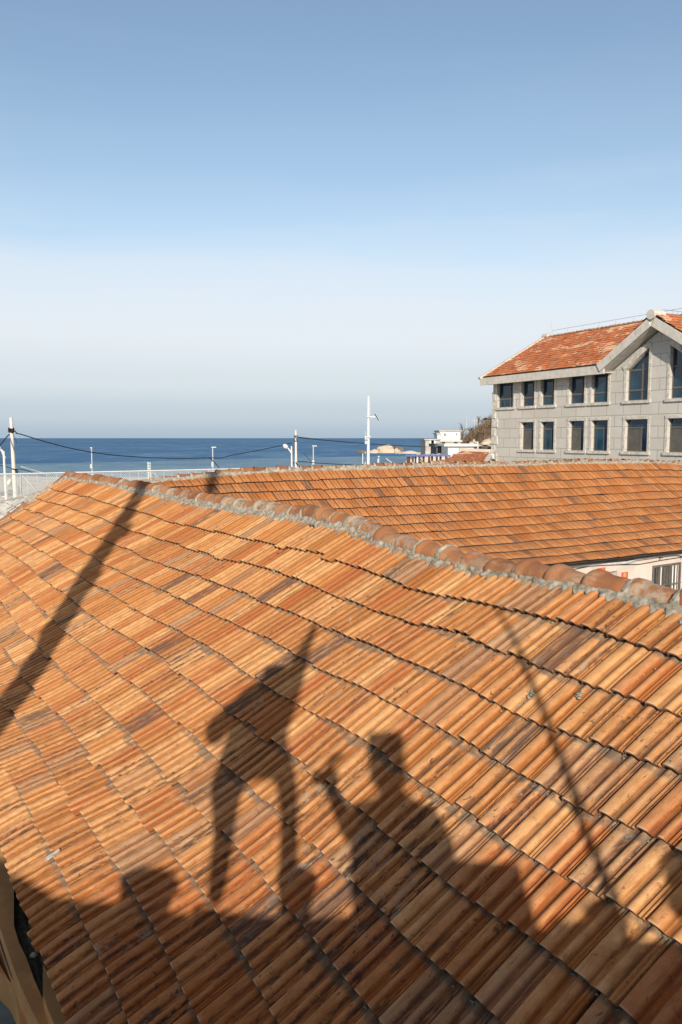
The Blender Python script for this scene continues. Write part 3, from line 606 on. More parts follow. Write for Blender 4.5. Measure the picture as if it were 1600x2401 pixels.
send = gr + 9
zu_t = zwall - .06; rects = [(k_, a_, b_, c_, min(d_, zu_t)) for k_, a_, b_, c_, d_ in rects]
outline = [(0, GR_Z), (send, GR_Z), (send, zwall), (gr, zwall), (sapex, zApexB - .15), (gl, zwall), (0, zwall)]
holes = [[(a_, c_), (b_, c_), (b_, d_), (a_, d_)] for _, a_, b_, c_, d_ in rects] + [g1, g2]
wall_holes('wall', C0, dC, nC, outline, holes, .32, MGRAN, b3)
DEPTH = 11.
def cp3(s, z, out=0.): return C0 + dC * s + nC * out + np.array([0, 0, z])
# end wall (gable end) and back wall
zr = None
h_away = 5.9
g = G(); g.add([cp3(0, GR_Z, -.0), cp3(0, GR_Z, -2 * h_away + EO * 2), cp3(0, zwall, -2 * h_away + EO * 2), cp3(0, zwall + 2.9, -h_away + EO), cp3(0, zwall, 0)], [(0, 1, 2, 3, 4)])
g.add([cp3(send, GR_Z, 0), cp3(send, GR_Z, -2 * h_away + 1.5), cp3(send, zwall, -2 * h_away + 1.5), cp3(send, zwall, 0)], [(0, 1, 2, 3)])
g.add([cp3(0, GR_Z, -2 * h_away + 1.5), cp3(send, GR_Z, -2 * h_away + 1.5), cp3(send, zwall, -2 * h_away + 1.5), cp3(0, zwall, -2 * h_away + 1.5)], [(0, 1, 2, 3)])
g.mk('wall', MTRIM, b3)
def fbox(g, s0, s1, z0, z1, o0, o1): return g.box(cp3((s0 + s1) / 2, (z0 + z1) / 2, (o0 + o1) / 2), abs(s1 - s0) / 2, abs(o1 - o0) / 2, abs(z1 - z0) / 2, dC, nC, (0, 0, 1))
def beam(g, A, B, w, h, dep, out):   # slanted bar in the facade plane between (s,z) points; w = thickness above/below
    A, B = np.array(A), np.array(B); d_ = B - A; ln = np.linalg.norm(d_); d_ /= ln; nn = np.array([-d_[1], d_[0]]); m_ = (A + B) / 2 + nn * h
    return g.box(cp3(m_[0], m_[1], out), ln / 2, w / 2, dep / 2, dC * d_[0] + np.array([0, 0, d_[1]]), dC * nn[0] + np.array([0, 0, nn[1]]), nC)
def window(kind, a_, b_, c_, d_, d2=None):
    """surround, frame, mullions and dark panes of one facade window; d2 = height of the right side of a pointed one"""
    w_ = .055; g = G(); d2 = d_ if d2 is None else d2
    o0, o1 = -.27, -.20
    fbox(g, a_, a_ + w_, c_, d_, o0, o1); fbox(g, b_ - w_, b_, c_, d2, o0, o1); fbox(g, a_ + w_, b_ - w_, c_, c_ + w_, o0, o1)
    if d2 == d_: fbox(g, a_ + w_, b_ - w_, d_ - w_, d_, o0, o1)
    else: beam(g, (a_, d_), (b_, d2), w_ * 1.2, -w_ * .6, .07, (o0 + o1) / 2)
    H_ = min(d_, d2) - c_; Wd_ = b_ - a_
    if kind == 'up': zt_ = c_ + H_ * .34; fbox(g, a_ + w_, b_ - w_, zt_ - .05, zt_ + .05, o0, o1 - .01); fbox(g, a_ + Wd_ * .66, a_ + Wd_ * .66 + .07, c_ + w_, d_ - w_, o0, o1 - .015)
    elif kind == 'low': zt_ = c_ + H_ * .74; fbox(g, a_ + w_, b_ - w_, zt_ - .04, zt_ + .04, o0, o1 - .01); fbox(g, a_ + Wd_ * .58, a_ + Wd_ * .58 + .09, c_ + w_, zt_ - .04, o0, o1 - .015)
    else:
        zt_ = c_ + H_ * .34; fbox(g, a_ + w_, b_ - w_, zt_ - .05, zt_ + .05, o0, o1 - .01); fbox(g, a_ + Wd_ * .58, a_ + Wd_ * .58 + .10, c_ + w_, min(d_, d2) * .5 + max(d_, d2) * .5 - .3, o0, o1 - .015)
        zt_ = c_ + H_ * 1.0; fbox(g, a_ + w_, b_ - w_, zt_ - .05, zt_ + .05, o0, o1 - .01)
    wobj = g.mk('window', MFRAME, b3)
    g = G(); g.prism([cp3(a_, c_, -.25), cp3(b_, c_, -.25), cp3(b_, d2, -.25), cp3(a_, d_, -.25)], -nC * .02); g.mk('pane', MGLASS, wobj)
    if kind == 'low' and rng.random() < .55:
        g = G(); fbox(g, a_ + w_, a_ + Wd_ * .58, c_ + w_, c_ + H_ * .70, -.245, -.235); g.mk('curtain', MCURT, wobj)
    # stone surround and sill
    g = G(); sw = .16; po = .035
    fbox(g, a_ - sw, a_ - .002, c_, d_, -.0, po)
    if kind == 'up': g.mk('surround', MROCKF, wobj); g = G()
    fbox(g, b_ + .002, b_ + sw, c_, d2, 0, po)
    if kind == 'low': fbox(g, a_ - sw, b_ + sw, d_ + .002, d_ + .17, 0, po + .02)
    if d2 != d_: beam(g, (a_ - sw, d_), (b_ + sw, d2), .30, .17 if d2 > d_ else .17, .07, .02)
    g.mk('surround', MROCKF, wobj)
    g = G(); fbox(g, a_ - sw - .06, b_ + sw + .06, c_ - .17, c_ - .002, 0, .10); g.mk('sill', MROCKF, wobj)
for r_ in rects: window(*r_)
window('gab', g1[0][0], g1[1][0], zu_b, g1[3][1], g1[2][1]); window('gab', g2[0][0], g2[1][0], zu_b, g2[3][1], g2[2][1])
# quoins on the left corner
for i in range(18):
    z_ = GR_Z + .6 + i * .62
    if z_ + .3 > zwall - .3: break
    g = G(); wq = .62 if i % 2 else .36; g.box(cp3(wq / 2 - .03, z_ + .15, .03), wq / 2, .05, .29, dC, nC, (0, 0, 1)); g.mk('quoin', MROCKF, b3)
# eaves fascia, soffit, gable rakes
for (a_, b_) in ((E_l[0], gl), (gr, send + .5)):
    g = G()
    n_ = max(1, round((b_ - a_) / 1.5))
    for i in range(n_): fbox(g, a_ + (b_ - a_) * i / n_ + .008, a_ + (b_ - a_) * (i + 1) / n_ - .008, zE - .12, zE + .38, EO - .10, EO)
    g.mk('fascia', MTRIM, b3)
if True:
    pass
g = G(); fbox(g, E_l[0], gl, zE - .06, zE - .02, -.1, EO - .105); g.mk('soffit', MTRIM, b3); g = G(); fbox(g, gr, send + .5, zE - .06, zE - .02, -.1, EO - .105); g.mk('soffit', MTRIM, b3)
g = G()
for A_2, B_2 in (((gl - .25, zE + .02), (sapex, zApexB)), ((sapex, zApexB), (gr + .25, zE + .02))):
    A_2, B_2 = np.array(A_2), np.array(B_2); n_ = 4
    for i in range(n_):
        d_ = B_2 - A_2; beam(g, A_2 + d_ * (i / n_ + .003), A_2 + d_ * ((i + 1) / n_ - .003), .48, .24, .22, EO - .02)
g.prism([cp3(sapex - .35, zApexB + .1, EO - .75), cp3(sapex + .35, zApexB + .1, EO - .75), cp3(sapex + .08, zApexB + .56, EO - .75), cp3(sapex - .08, zApexB + .56, EO - .75)], nC * .73)
g.mk('gable_rake', MTRIM, b3)
g = G()
for A_2, B_2 in (((gl - .25, zE + .02), (sapex, zApexB)), ((sapex, zApexB), (gr + .25, zE + .02))): beam(g, A_2, B_2, .06, .02, EO + .1, EO / 2 - .17)
g.mk('gable_soffit', MTRIM, b3)
# roof planes
MTRED = tile_material('red_clay_tile', base=(.50, .15, .06), pale=(.58, .21, .09), red=(.36, .09, .035), streak=.3, grime=.5)
m_, t_, b_ = MTRED, MTRED.node_tree, MTRED.node_tree.nodes['Principled BSDF']; q = NB(t_); src = b_.inputs['Base Color'].links[0].from_socket
uvn = q.n('ShaderNodeUVMap').outputs[0]; pv = q.mapv(uvn, (.42, .9, 1)); pn = q.noise(pv, 1.0, 3, .55, .4)
ti = q.n('ShaderNodeSeparateColor', {0: q.n('ShaderNodeAttribute', attribute_name='tint').outputs[0]}).outputs
cc = q.mix(q.ramp(q.math('ADD', pn, q.math('MULTIPLY', ti[1], .14)), .655, .70, 0, .75), src, (.62, .42, .27)); t_.links.new(cc, b_.inputs['Base Color'])
ridge_pt = at(1274, 787, 0 + (C0 + dC * E_l[0] - nC * h_away)[1]); zR = ridge_pt[2] - .22
slC = math.atan2(zR - (zE + .38), h_away); wC = -nC * math.cos(slC) + np.array([0, 0, math.sin(slC)]); n3 = np.cross(dC, wC); n3 = n3 if n3[2] > 0 else -n3
LC = .36; slope_len = h_away / math.cos(slC); KC = slope_len / LC
def SC(U, K, h=0):
    U = np.asarray(U, float); K = np.asarray(K, float)
    return (C0 + nC * EO + np.array([0, 0, zE + .36])) + U[..., None] * dC + ((KC - K) * LC)[..., None] * wC + np.broadcast_to(h, K.shape)[..., None] * n3
IDX = [0, 1, 3, 6, 8, 11, 13, 18, 24]
# the main slope stops where the cross gable's valley climbs up to the ridge
def urC(k): return E_l[0] + .12, gl - .3 + max(0, (KC - k)) * 0
slg = math.atan2(zApexB + .50 - zE - .50, sapex - gl)
tile_field('roof_tiles', SC, LC, .22, range(1, int(KC) + 1), lambda k: (E_l[0] + .10, min(gl - .35 + (KC - k) * LC * math.sin(slC) / math.tan(slg), sapex)), MTRED, b3, lambda u, k: .25 + 0 * u, amp=.020, idx=IDX, step=1, lift=.045, thick=.03)
tile_field('roof_tiles', SC, LC, .22, range(1, int(KC) + 1), lambda k: (max(gr + .35 - (KC - k) * LC * math.sin(slC) / math.tan(slg), sapex), send + .5), MTRED, b3, lambda u, k: .25 + 0 * u, amp=.020, idx=IDX, step=1, lift=.045, thick=.03)
deck('roof_deck', SC, E_l[0] + .1, gl - .1, 0, KC, 8, 4, MDECK, b3)
# far side of the main roof
g = G(); g.add([C0 + nC * (EO - h_away) + dC * E_l[0] + np.array([0, 0, zR]), C0 + nC * (EO - h_away) + dC * (send + .5) + np.array([0, 0, zR]), C0 + nC * (EO - 2 * h_away) + dC * (send + .5) + np.array([0, 0, zE]), C0 + nC * (EO - 2 * h_away) + dC * E_l[0] + np.array([0, 0, zE])], [(0, 1, 2, 3)]); g.mk('roof_slope', MTRED, b3)
# cross gable roof: ridge runs back from the apex, level, until it meets the main roof
zG = zApexB + .50
for sgn, s_e in ((-1, gl - .30), (1, gr + .30)):
    dw = -dC * sgn; wG = dw * math.cos(slg) + np.array([0, 0, math.sin(slg)]); nG = np.cross(nC, wG); nG = nG if nG[2] > 0 else -nG
    sl_ = abs(sapex - s_e) / math.cos(slg); KG = sl_ / LC
    def SG(U, K, h=0, wG=wG, nG=nG, s_e=s_e, KG=KG):
        U = np.asarray(U, float); K = np.asarray(K, float)
        return C0 + dC * s_e + np.array([0, 0, zE + .50]) + (EO + .02 - U)[..., None] * nC + ((KG - K) * LC)[..., None] * wG + np.broadcast_to(h, K.shape)[..., None] * nG
    tile_field('roof_tiles', SG, LC, .22, range(1, int(KG) + 1), lambda k, KG=KG: (.02, (KG - k) * LC * math.sin(slg) / math.tan(slC) + .6), MTRED, b3, lambda u, k: .25 + 0 * u, amp=.02, idx=IDX, step=1, lift=.045, thick=.03)
    deck('roof_deck', SG, .0, 3.0, 0, KG, 3, 4, MDECK, b3, h=-.03)
def SCr(u): return SC(np.array(u), np.array(0.)) + (0, 0, .04)
ridge_run('ridge_tiles', [SCr(u) for u in np.arange(E_l[0] + .3, sapex + 1, .4)], b3, MRIDGE, r=.10, sp=.38)
rt = SCr(E_l[0] + .15); o = G().tube([rt - dC * .25 + (0, 0, .12), rt + dC * .35 + (0, 0, .12)], .19, 14).mk('ridge_end_stone', MTRIM, b3, smooth=False)
ap = cp3(sapex, zG + .10, 0); G().tube([ap + nC * (EO + .15), ap + nC * (EO - .75)], .27, 16).mk('ridge_end_stone', MTRIM, b3)
g = G(); vA = SC(np.array(E_l[0]), np.array(KC)); vB = SC(np.array(E_l[0]), np.array(0.)); dd = vB - vA; ln = np.linalg.norm(dd); g.box((vA + vB) / 2 + n3 * .03, ln / 2 + .05, .13, .10, dd / ln, dC, n3); g.mk('verge', MTRIM, b3)
# lightning wire on little posts along the ridge
MSTEEL = simple('galvanised_steel', (.30, .31, .31), .5, .2, 5, metal=.6)
pp = [SCr(u) + (0, 0, .42) for u in np.arange(E_l[0] + .9, sapex, 1.5)]; g = G().tube(pp, .012, 5)
for p_ in pp: g.tube([p_ - (0, 0, .36), p_ + (0, 0, .02)], .012, 5)
g.tube([SCr(E_l[0] + .75), SCr(E_l[0] + .75) + (0, 0, 1.1)], .012, 5); g.mk('lightning_wire', MSTEEL, b3)
pp = [ap + nC * (EO - .8 - i * 1.2) + (0, 0, .32) for i in range(6)]; g = G().tube(pp, .012, 5)
for p_ in pp: g.tube([p_ - (0, 0, .36), p_ + (0, 0, .02)], .012, 5)
g.mk('lightning_wire', MSTEEL, b3)

# ------------------------------------------------------------------ low red-tiled roof and sheds beside the stone building
MPALE = simple('whitewash', (.66, .66, .63), .85, .06, .8, bump=.05); MGREYW = simple('grey_cement_wall', (.42, .39, .34), .9, .2, .6); MDKW = simple('dark_slate_panel', (.06, .075, .085), .8, .2, 1)
MDARK = simple('dark_opening', (.03, .03, .03), .9, .1, 1)
def house(name, label, px0, px1, pyt, Y, depth, wallm, windows=(), base=GR_Z, rot=0., cap=.25, capm=None, overhang=.25, annex=None):
    """flat roofed house seen front on; windows = (px0, px1, pyt, pyb, frame width)"""
    a_, b_ = at(px0, pyt, Y), at(px1, pyt, Y); top = a_[2]; ud = np.array([math.cos(rot), math.sin(rot), 0]); nd = np.array([math.sin(rot), -math.cos(rot), 0])
    wd = abs(b_[0] - a_[0]) / math.cos(rot); c_ = np.array([a_[0], Y, 0])
    root = thing(name, (c_[0] + wd / 2, Y, base), label, 'house')
    g = G(); g.box(c_ + ud * wd / 2 - nd * depth / 2 + (0, 0, (top - cap + base) / 2), wd / 2, depth / 2, (top - cap - base) / 2, ud, -nd, (0, 0, 1)); g.mk('wall', wallm, root)
    g = G(); g.box(c_ + ud * wd / 2 - nd * depth / 2 + (0, 0, top - cap / 2 + .003), wd / 2 + overhang, depth / 2 + overhang, cap / 2, ud, -nd, (0, 0, 1)); g.mk('roof', capm or MGREYW, root)
    for (x0, x1, y0, y1, fw) in windows:
        p0, p1 = at(x0, y0, Y), at(x1, y1, Y); s0_ = (p0[0] - a_[0]) / math.cos(rot); s1_ = (p1[0] - a_[0]) / math.cos(rot); z_, z2 = p1[2], p0[2]
        cc_ = c_ + ud * (s0_ + s1_) / 2 + (0, 0, (z_ + z2) / 2)
        g = G(); g.box(cc_ + nd * .03, (s1_ - s0_) / 2 + fw, .06, (z2 - z_) / 2 + fw, ud, nd, (0, 0, 1)); wo = g.mk('window', MWHITE if fw > .05 else MTRIM, root)
        g = G(); g.box(cc_ + nd * .07, (s1_ - s0_) / 2, .05, (z2 - z_) / 2, ud, nd, (0, 0, 1)); g.mk('pane', MDARK, wo)
    return root
house('seaside_house', 'small white two-window house highest of the shacks, left of the brown hill', 1032, 1080, 1009, 170, 9, MPALE, [(1041, 1043, 1016, 1022, .12), (1045, 1047, 1016, 1022, .12), (1070, 1072.5, 1016, 1020.5, .25)], base=-4)
house('seaside_annex', 'narrow white annex left of the highest white house, over the sea horizon', 1026, 1032, 1015, 169, 6, MPALE, base=-4)
house('seaside_house', 'grey cement house with one white-framed double window, nearest the sea on the point', 998, 1032, 1029, 150, 9, MGREYW, [(1012, 1013.5, 1037.5, 1044, .35), (1015.5, 1017, 1037.5, 1044, .35), (1016, 1019, 1053, 1057, .02)], base=GR_Z)
house('seaside_house', 'low brown-grey shed between the grey house and the white house, with a dark doorway', 1033, 1081, 1032, 160, 8, MGREYW, [(1036, 1044, 1034.5, 1040, .02), (1065, 1073, 1034, 1039, .02)], base=GR_Z, cap=.35, capm=MTRIM)
house('seaside_shed', 'dark slate-fronted shed with pale arched windows beside the white box building', 1023.5, 1052, 1040.5, 112, 7, MDKW, [(1025.5, 1028.5, 1051, 1064, .02), (1032, 1035, 1051, 1064, .02), (1039, 1042.5, 1051, 1064, .02)], base=GR_Z, capm=MDKW, cap=.5)
house('seaside_shed', 'long plain white box building with a thin flat roof behind the small red roof', 1051, 1111, 1041, 105, 8, MPALE, base=GR_Z, cap=.30, capm=MWHITE, overhang=.55)
for x0 in (1025.5, 1032, 1039):
    pass
# little red roof next to the grey facade
b4 = thing('shed', at(1090, 1060, 60) * (1, 1, 0) + (0, 0, GR_Z), 'small shed with bright red tiled roof and white end wall against the stone building', 'shed')
rA, rB, eA, eB = at(1080, 1058, 54), at(1153, 1061, 54), at(1016, 1092, 49), at(1133, 1092, 49)
dd = (rB - rA); uu_ = dd / np.linalg.norm(dd); ww_ = (rA - eA) - uu_ * ((rA - eA) @ uu_); Ls = np.linalg.norm(ww_); ww_ = ww_ / Ls; nn_ = np.cross(uu_, ww_); nn_ = nn_ if nn_[2] > 0 else -nn_
ulen = np.linalg.norm(rB - rA)
def SS(U, K, h=0):
    U = np.asarray(U, float); K = np.asarray(K, float); return rA + U[..., None] * uu_ - (K * .36)[..., None] * ww_ + np.broadcast_to(h, K.shape)[..., None] * nn_
k_end = int(Ls / .36) + 4
tile_field('roof_tiles', SS, .36, .22, range(1, k_end), lambda k: (((eA - rA) @ uu_) * (k - .5) * .36 / Ls + .1, ulen - .05 + ((eB - rB) @ uu_) * (k - .5) * .36 / Ls), MTRED, b4, lambda u, k: .2 + 0 * u, amp=.018, idx=[0, 1, 3, 6, 8, 11, 13, 18, 24], step=1, lift=.045, thick=.03)
deck('roof_deck', SS, .0, ulen - .2, 0, k_end - 1, 3, 3, MDECK, b4)
g = G(); g.box((rA + rB) / 2 + (0, 0, .10), ulen / 2 + .1, .10, .12, uu_, np.cross((0, 0, 1), uu_), (0, 0, 1)); g.mk('ridge_cap', MGREYW, b4)
g = G(); g.prism([at(1153, 1064, 52), at(1159, 1065, 52), at(1159, 1110, 52), at(1124, 1110, 52)], (0, .2, 0)); g.mk('end_wall', MPALE, b4)
g = G(); dd = rB - eB; ln = np.linalg.norm(dd); g.box((rB + eB) / 2 + (.12, 0, .06), ln / 2, .16, .12, dd / ln, (1, 0, 0), np.cross(dd / ln, (1, 0, 0))); g.mk('verge', MTRIM, b4)
g = G(); g.box(((rA + rB) / 2 + (0, 3, 0)) * (1, 1, 0) + (0, 0, (rA[2] - .4 + GR_Z) / 2), ulen / 2 - .3, 2.6, (rA[2] - .4 - GR_Z) / 2); g.mk('wall', MPALE, b4)

# ------------------------------------------------------------------ hill with winter scrub
m, t, b = new_mat('scrub_earth', .95, .1); q = NB(t); tc = q.n('ShaderNodeTexCoord').outputs['Object']
c = q.mix(q.ramp(q.noise(tc, .35, 7, .75), .35, .65), (.09, .06, .04), (.24, .17, .11)); t.links.new(c, b.inputs['Base Color']); q.bump(b, q.noise(tc, 1.5, 6, .7), .8, .3); MHILL = m
V = []; nx, ny = 46, 26
for i in range(nx):
    for j in range(ny):
        x = 20 + i * 1.2; y = 164 + j * 2.6; r_ = at(1155, 975, 200)
        xe = x * 195. / y; e = np.clip((x - 24) / 12, 0, 1); hh = -6.7 + (6.2 + float(np.interp(xe, [24, 27, 28.5, 31, 34, 36, 38, 42, 60], [-6.5, -5, -1.5, .2, 2.2, 4.0, 5.0, 7.0, 9.]))) * np.clip(1 - ((y - 196) / 34) ** 2, 0, 1) ** .5
        hh += (mnoise.noise(Vector((x * .12, y * .12, 0))) * .9 + mnoise.noise(Vector((x * .4, y * .4, 4))) * .7) * min(1, e * 2)
        V.append((x, y, hh))
a = (np.arange(nx - 1)[:, None] * ny + np.arange(ny - 1)[None, :]).ravel()
o = mk('hill', V, np.stack([a, a + ny, a + ny + 1, a + 1], -1), MHILL, None, smooth=True); o['kind'] = 'structure'
HV = np.array(V)
def hill_z(x, y): return HV[np.argmin((HV[:, 0] - x) ** 2 + (HV[:, 1] - y) ** 2), 2]
MTWIG = simple('bare_twigs', (.17, .12, .085), .95, .3, 2, bump=0); MTWIG2 = simple('dry_scrub', (.19, .135, .09), .95, .45, .6, bump=0)
def bare_tree(g, base, h, r, depth=4, spread=.5, kids=3, seedv=0):
    rr = np.random.default_rng(seedv)
    def br(p, d, ln, rad, lv):
        q_ = p + d * ln; g.tube([p, (p + q_) / 2 + rr.normal(size=3) * ln * .04, q_], [rad, rad * .85, rad * .65], 4 if lv < depth else 5, cap=False)
        if lv == 0: return
        for _ in range(kids + (lv == depth)):
            nd = d + rr.normal(size=3) * spread; nd[2] = abs(nd[2]) * .7 + .25; nd /= np.linalg.norm(nd)
            br(p + d * ln * rr.uniform(.45, 1.0), nd, ln * rr.uniform(.55, .8), rad * .55, lv - 1)
    br(np.array(base, float), np.array([0, 0, 1.]), h * .38, r, depth)
scr = G()
for i in range(300):
    x = rng.uniform(27, 48); y = rng.uniform(168, 200); z = hill_z(x, y)
    hgt = rng.uniform(.7, 1.7)
    for _ in range(9):
        d_ = rng.normal(size=3); d_[2] = abs(d_[2]) + 1.1; d_ /= np.linalg.norm(d_); p_ = np.array([x, y, z - .2]) + rng.normal(size=3) * .35
        scr.tube([p_, p_ + d_ * hgt * .6, p_ + d_ * hgt + rng.normal(size=3) * .3], [.07, .05, .02], 3, cap=False)
o = scr.mk('hillside_scrub', MTWIG2, recalc=False); o['kind'] = 'stuff'
for i, (px, pyb, pyt, Y, lab) in enumerate(((1085, 1034, 985, 172, 'bare grey tree standing just right of the highest white house'), (1122, 1000, 966, 195, 'bare tall thin-branched tree on the hilltop left of the stone building'), (1148, 992, 968, 195, 'small bare tree on the hilltop tight against the stone building'), (1104, 1012, 992, 190, 'low bare bush tree on the brow of the hill between two poles'))):
    a_, b_ = at(px, pyb, Y), at(px, pyt, Y); rt_ = thing('bare_tree', a_, lab, 'tree', )
    g = G(); bare_tree(g, a_ - (0, 0, .8), (b_[2] - a_[2]) * 1.15, .17, 4, .42, 3, 11 + i); g.mk('branches', MTWIG, rt_, recalc=False)
# boulders and houses' rubble at the foot of the hill
MROCK = simple('sea_rock', (.50, .41, .31), .9, .22, .12, bump=1.0, dirt=((.24, .19, .14), .6)); MROCKD = simple('wet_rock', (.16, .13, .10), .8, .3, .3, bump=.8)
def rock(name, c, r, mat, label=None, group=None, seed=0, sub=4):
    bm = bmesh.new(); bmesh.ops.create_icosphere(bm, subdivisions=sub, radius=1)
    V = []
    for v in bm.verts:
        p = v.co.copy(); d = 1 + mnoise.noise(p * 1.1 + Vector((seed, 0, 0))) * .35 + mnoise.noise(p * 2.7 + Vector((seed, 3, 0))) * .13 + abs(mnoise.noise(p * 6 + Vector((seed, 7, 0)))) * -.07
        p = p * d; p.z = max(p.z, -.35); V.append((c[0] + p.x * r[0], c[1] + p.y * r[1], c[2] + p.z * r[2]))
    fs = [tuple(v.index for v in f.verts) for f in bm.faces]; bm.free()
    o = mk(name, V, fs, mat, None, smooth=True); return tag(o, label, 'rock', group)
Ys = 415
def rk(px0, px1, pyt, pyb, Y, mat, label, seed, dy=.5):
    a_, b_ = at(px0, pyb, Y), at(px1, pyt, Y); w_ = (b_[0] - a_[0]) / 2; h_ = b_[2] - a_[2]
    rock('sea_rock', ((a_[0] + b_[0]) / 2, Y, SEA_Z + h_ * .12), (w_, w_ * dy, h_ * .95), mat, label, 'rocks in the sea off the point', seed)
rk(884, 929, 1044.5, 1063, Ys, MROCK, 'big pale rounded boulder, largest rock in the sea right of the mast', 3)
rk(921, 946, 1048.5, 1064, Ys + 14, MROCKD, 'darker brown rock leaning behind the right shoulder of the big pale boulder', 9)
rk(867, 889, 1056, 1065, Ys - 4, MROCK, 'low tan rock touching the left foot of the big pale boulder', 14)
rk(836, 872, 1058.5, 1064.5, Ys - 2, MROCKD, 'flat low reef slab furthest left, crossing behind the white mast', 21, .3)
rk(925, 940, 1055, 1066, Ys - 12, MROCK, 'small pale rock at the right foot of the big pale boulder', 30)
rk(936, 985, 1060, 1066.5, Ys - 16, MROCK, 'long low tan reef running right from the big boulder', 42, .3)
rk(976, 1003, 1053, 1065, 330, MROCK, 'pale rock hump at the shore just left of the grey cement house', 51)
for i, (px, py, r_) in enumerate(((1140, 1040, 1.2), (1129, 1046, .8), (1150, 1038, 1.3), (1146, 1047, .8), (1107, 1041, .7), (1136, 1050, .7))):
    c_ = at(px, py, 165); tag(rock('boulder', c_, (r_, r_, r_ * .7), MROCK, None, None, 60 + i, 3), ['round pale boulder, uppermost in the rubble left of the stone building','smaller pale boulder left of the rubble at the hill foot','large pale boulder touching the stone building corner at the hill foot','pale boulder lowest beside the stone building corner','lone pale boulder at the left end of the hill foot rubble','low pale boulder in the middle of the hill foot rubble'][i], 'rock', 'boulders at the foot of the hill')

# ------------------------------------------------------------------ poles, lamps, mast, cables
MCONC = simple('pole_concrete', (.62, .58, .52), .9, .12, 2); MWPOLE = simple('white_pole_paint', (.60, .60, .58), .45, .05, 2, bump=.03); MGPOLE = simple('grey_pole_paint', (.42, .46, .46), .5, .1, 2)
def pole(name, px, pyt, Y, r0, r1, mat, label, cat, base=GR_Z, lean=0):
    t_ = at(px, pyt, Y); b_ = np.array([t_[0] + lean, Y, base]); root = thing(name, b_, label, cat)
    G().tube([b_, t_], [r0, r1], 12).mk('pole', mat, root, smooth=False); return root, t_
r1_, t1_ = pole('utility_pole', 26, 979, 45, .15, .085, MCONC, 'tall pale concrete utility pole at the left edge carrying the dark cables', 'utility pole', lean=.12)
g = G(); p_ = at(27, 1013, 45)
for k in range(5): g.tube([p_ + (.16 * math.cos(a_), .16 * math.sin(a_), .05 * k + .04 * math.sin(a_ * 2)) for a_ in np.linspace(0, 6.28, 9)], .022, 5)
g.tube([at(20, 1008, 45), at(27, 1013, 44.8), at(34, 1009, 44.8), at(39, 1015, 45)], .035, 6); g.tube([at(31, 1016, 44.9), at(34, 1024, 44.9), at(33, 1032, 44.9), at(37, 1026, 44.9), at(38, 1033, 44.9), at(40, 1040, 44.9)], .012, 5)
g.mk('cable_clamp', MBLACK, r1_)
g = G(); g.tube([at(37, 1100, 45), at(39.5, 1106, 45), at(40, 1113, 45)], [.08, .09, .07], 8); g.mk('junction_box', MBLACK, r1_)
r2_, t2_ = pole('utility_pole', 694, 1008, 70, .15, .085, MCONC, 'distant concrete utility pole standing behind the far ridge left of centre', 'utility pole')
g = G()
for yy in (1022, 1034): g.tube([at(694, yy, 70) + (.17 * math.cos(a_), .17 * math.sin(a_), 0) for a_ in np.linspace(0, 6.28, 9)], .03, 5)
g.tube([at(690.5, 1021, 69.8), at(690.5, 1035, 69.8)], .03, 5); g.tube([at(692, 1021, 69.8), at(698, 1034, 69.8)], .03, 5); g.tube([at(690, 1084, 69.7), at(684, 1092, 69.7)], .05, 5); g.tube([at(694, 1083, 69.7), at(699, 1092, 69.7)], .04, 5)
g.mk('cable_clamp', MBLACK, r2_)
def cable(pts, Ya, Yb, r, label, n=60):
    pts = np.array(pts, float); s_ = np.linspace(0, 1, n); xs = pts[0, 0] + (pts[-1, 0] - pts[0, 0]) * s_; ys = np.interp(xs, pts[:, 0], pts[:, 1]) if pts[-1, 0] > pts[0, 0] else np.interp(-xs, -pts[:, 0], pts[:, 1])
    ys = np.convolve(np.pad(ys, 1, 'edge'), [.25, .5, .25], 'valid')
    P_ = [at(x, y, Ya + (Yb - Ya) * s) for x, y, s in zip(xs, ys, s_)]
    return tag(G().tube(P_, r, 5).mk('overhead_cable', MBLACK, None, smooth=True), label, 'cable')
cable([(38, 1015), (60, 1021.5), (100, 1034), (160, 1050), (215, 1060.5), (260, 1066.5), (300, 1070), (345, 1073), (400, 1074.5), (440, 1075), (490, 1073), (520, 1075), (545, 1066), (580, 1061.5), (625, 1052), (660, 1045), (684, 1038)], 45, 70, .033, 'long dark cable sagging over the sea between the two concrete utility poles')
cable([(22, 1017), (0, 1045), (-40, 1090)], 45, 38, .035, 'dark cable dropping left from the tall left utility pole out of the frame', 12)
cable([(-20, 1086), (0, 1091), (20, 1096), (36, 1101), (47, 1099), (62, 1103), (82, 1110), (110, 1118)], 44, 46, .022, 'low slack dark cable passing behind the base of the tall left utility pole', 30)
cable([(48, 1093), (80, 1103), (110, 1111)], 45, 46, .02, 'thin pale stay wire slanting right from the tall left utility pole', 8).data.materials[0] = MCONC
cable([(697, 1025), (760, 1032), (850, 1039.5), (905, 1043.5), (1000, 1048)], 70, 149, .06, 'doubled dark cable running from the distant utility pole right to the grey seaside house')
cable([(696, 1082), (720, 1082.5), (733, 1085), (800, 1089), (850, 1091)], 70, 76, .035, 'low dark cable running right from the foot of the distant utility pole', 20)
cable([(492, 1073), (500, 1080), (517, 1100)], 60.5, 62, .03, 'short dark branch cable dropping from the long sagging cable near the grey lamp post', 8)
cable([(712, 1061), (730, 1083)], 90, 88, .03, 'thin wire slanting down beside the distant grey lamp post', 4)
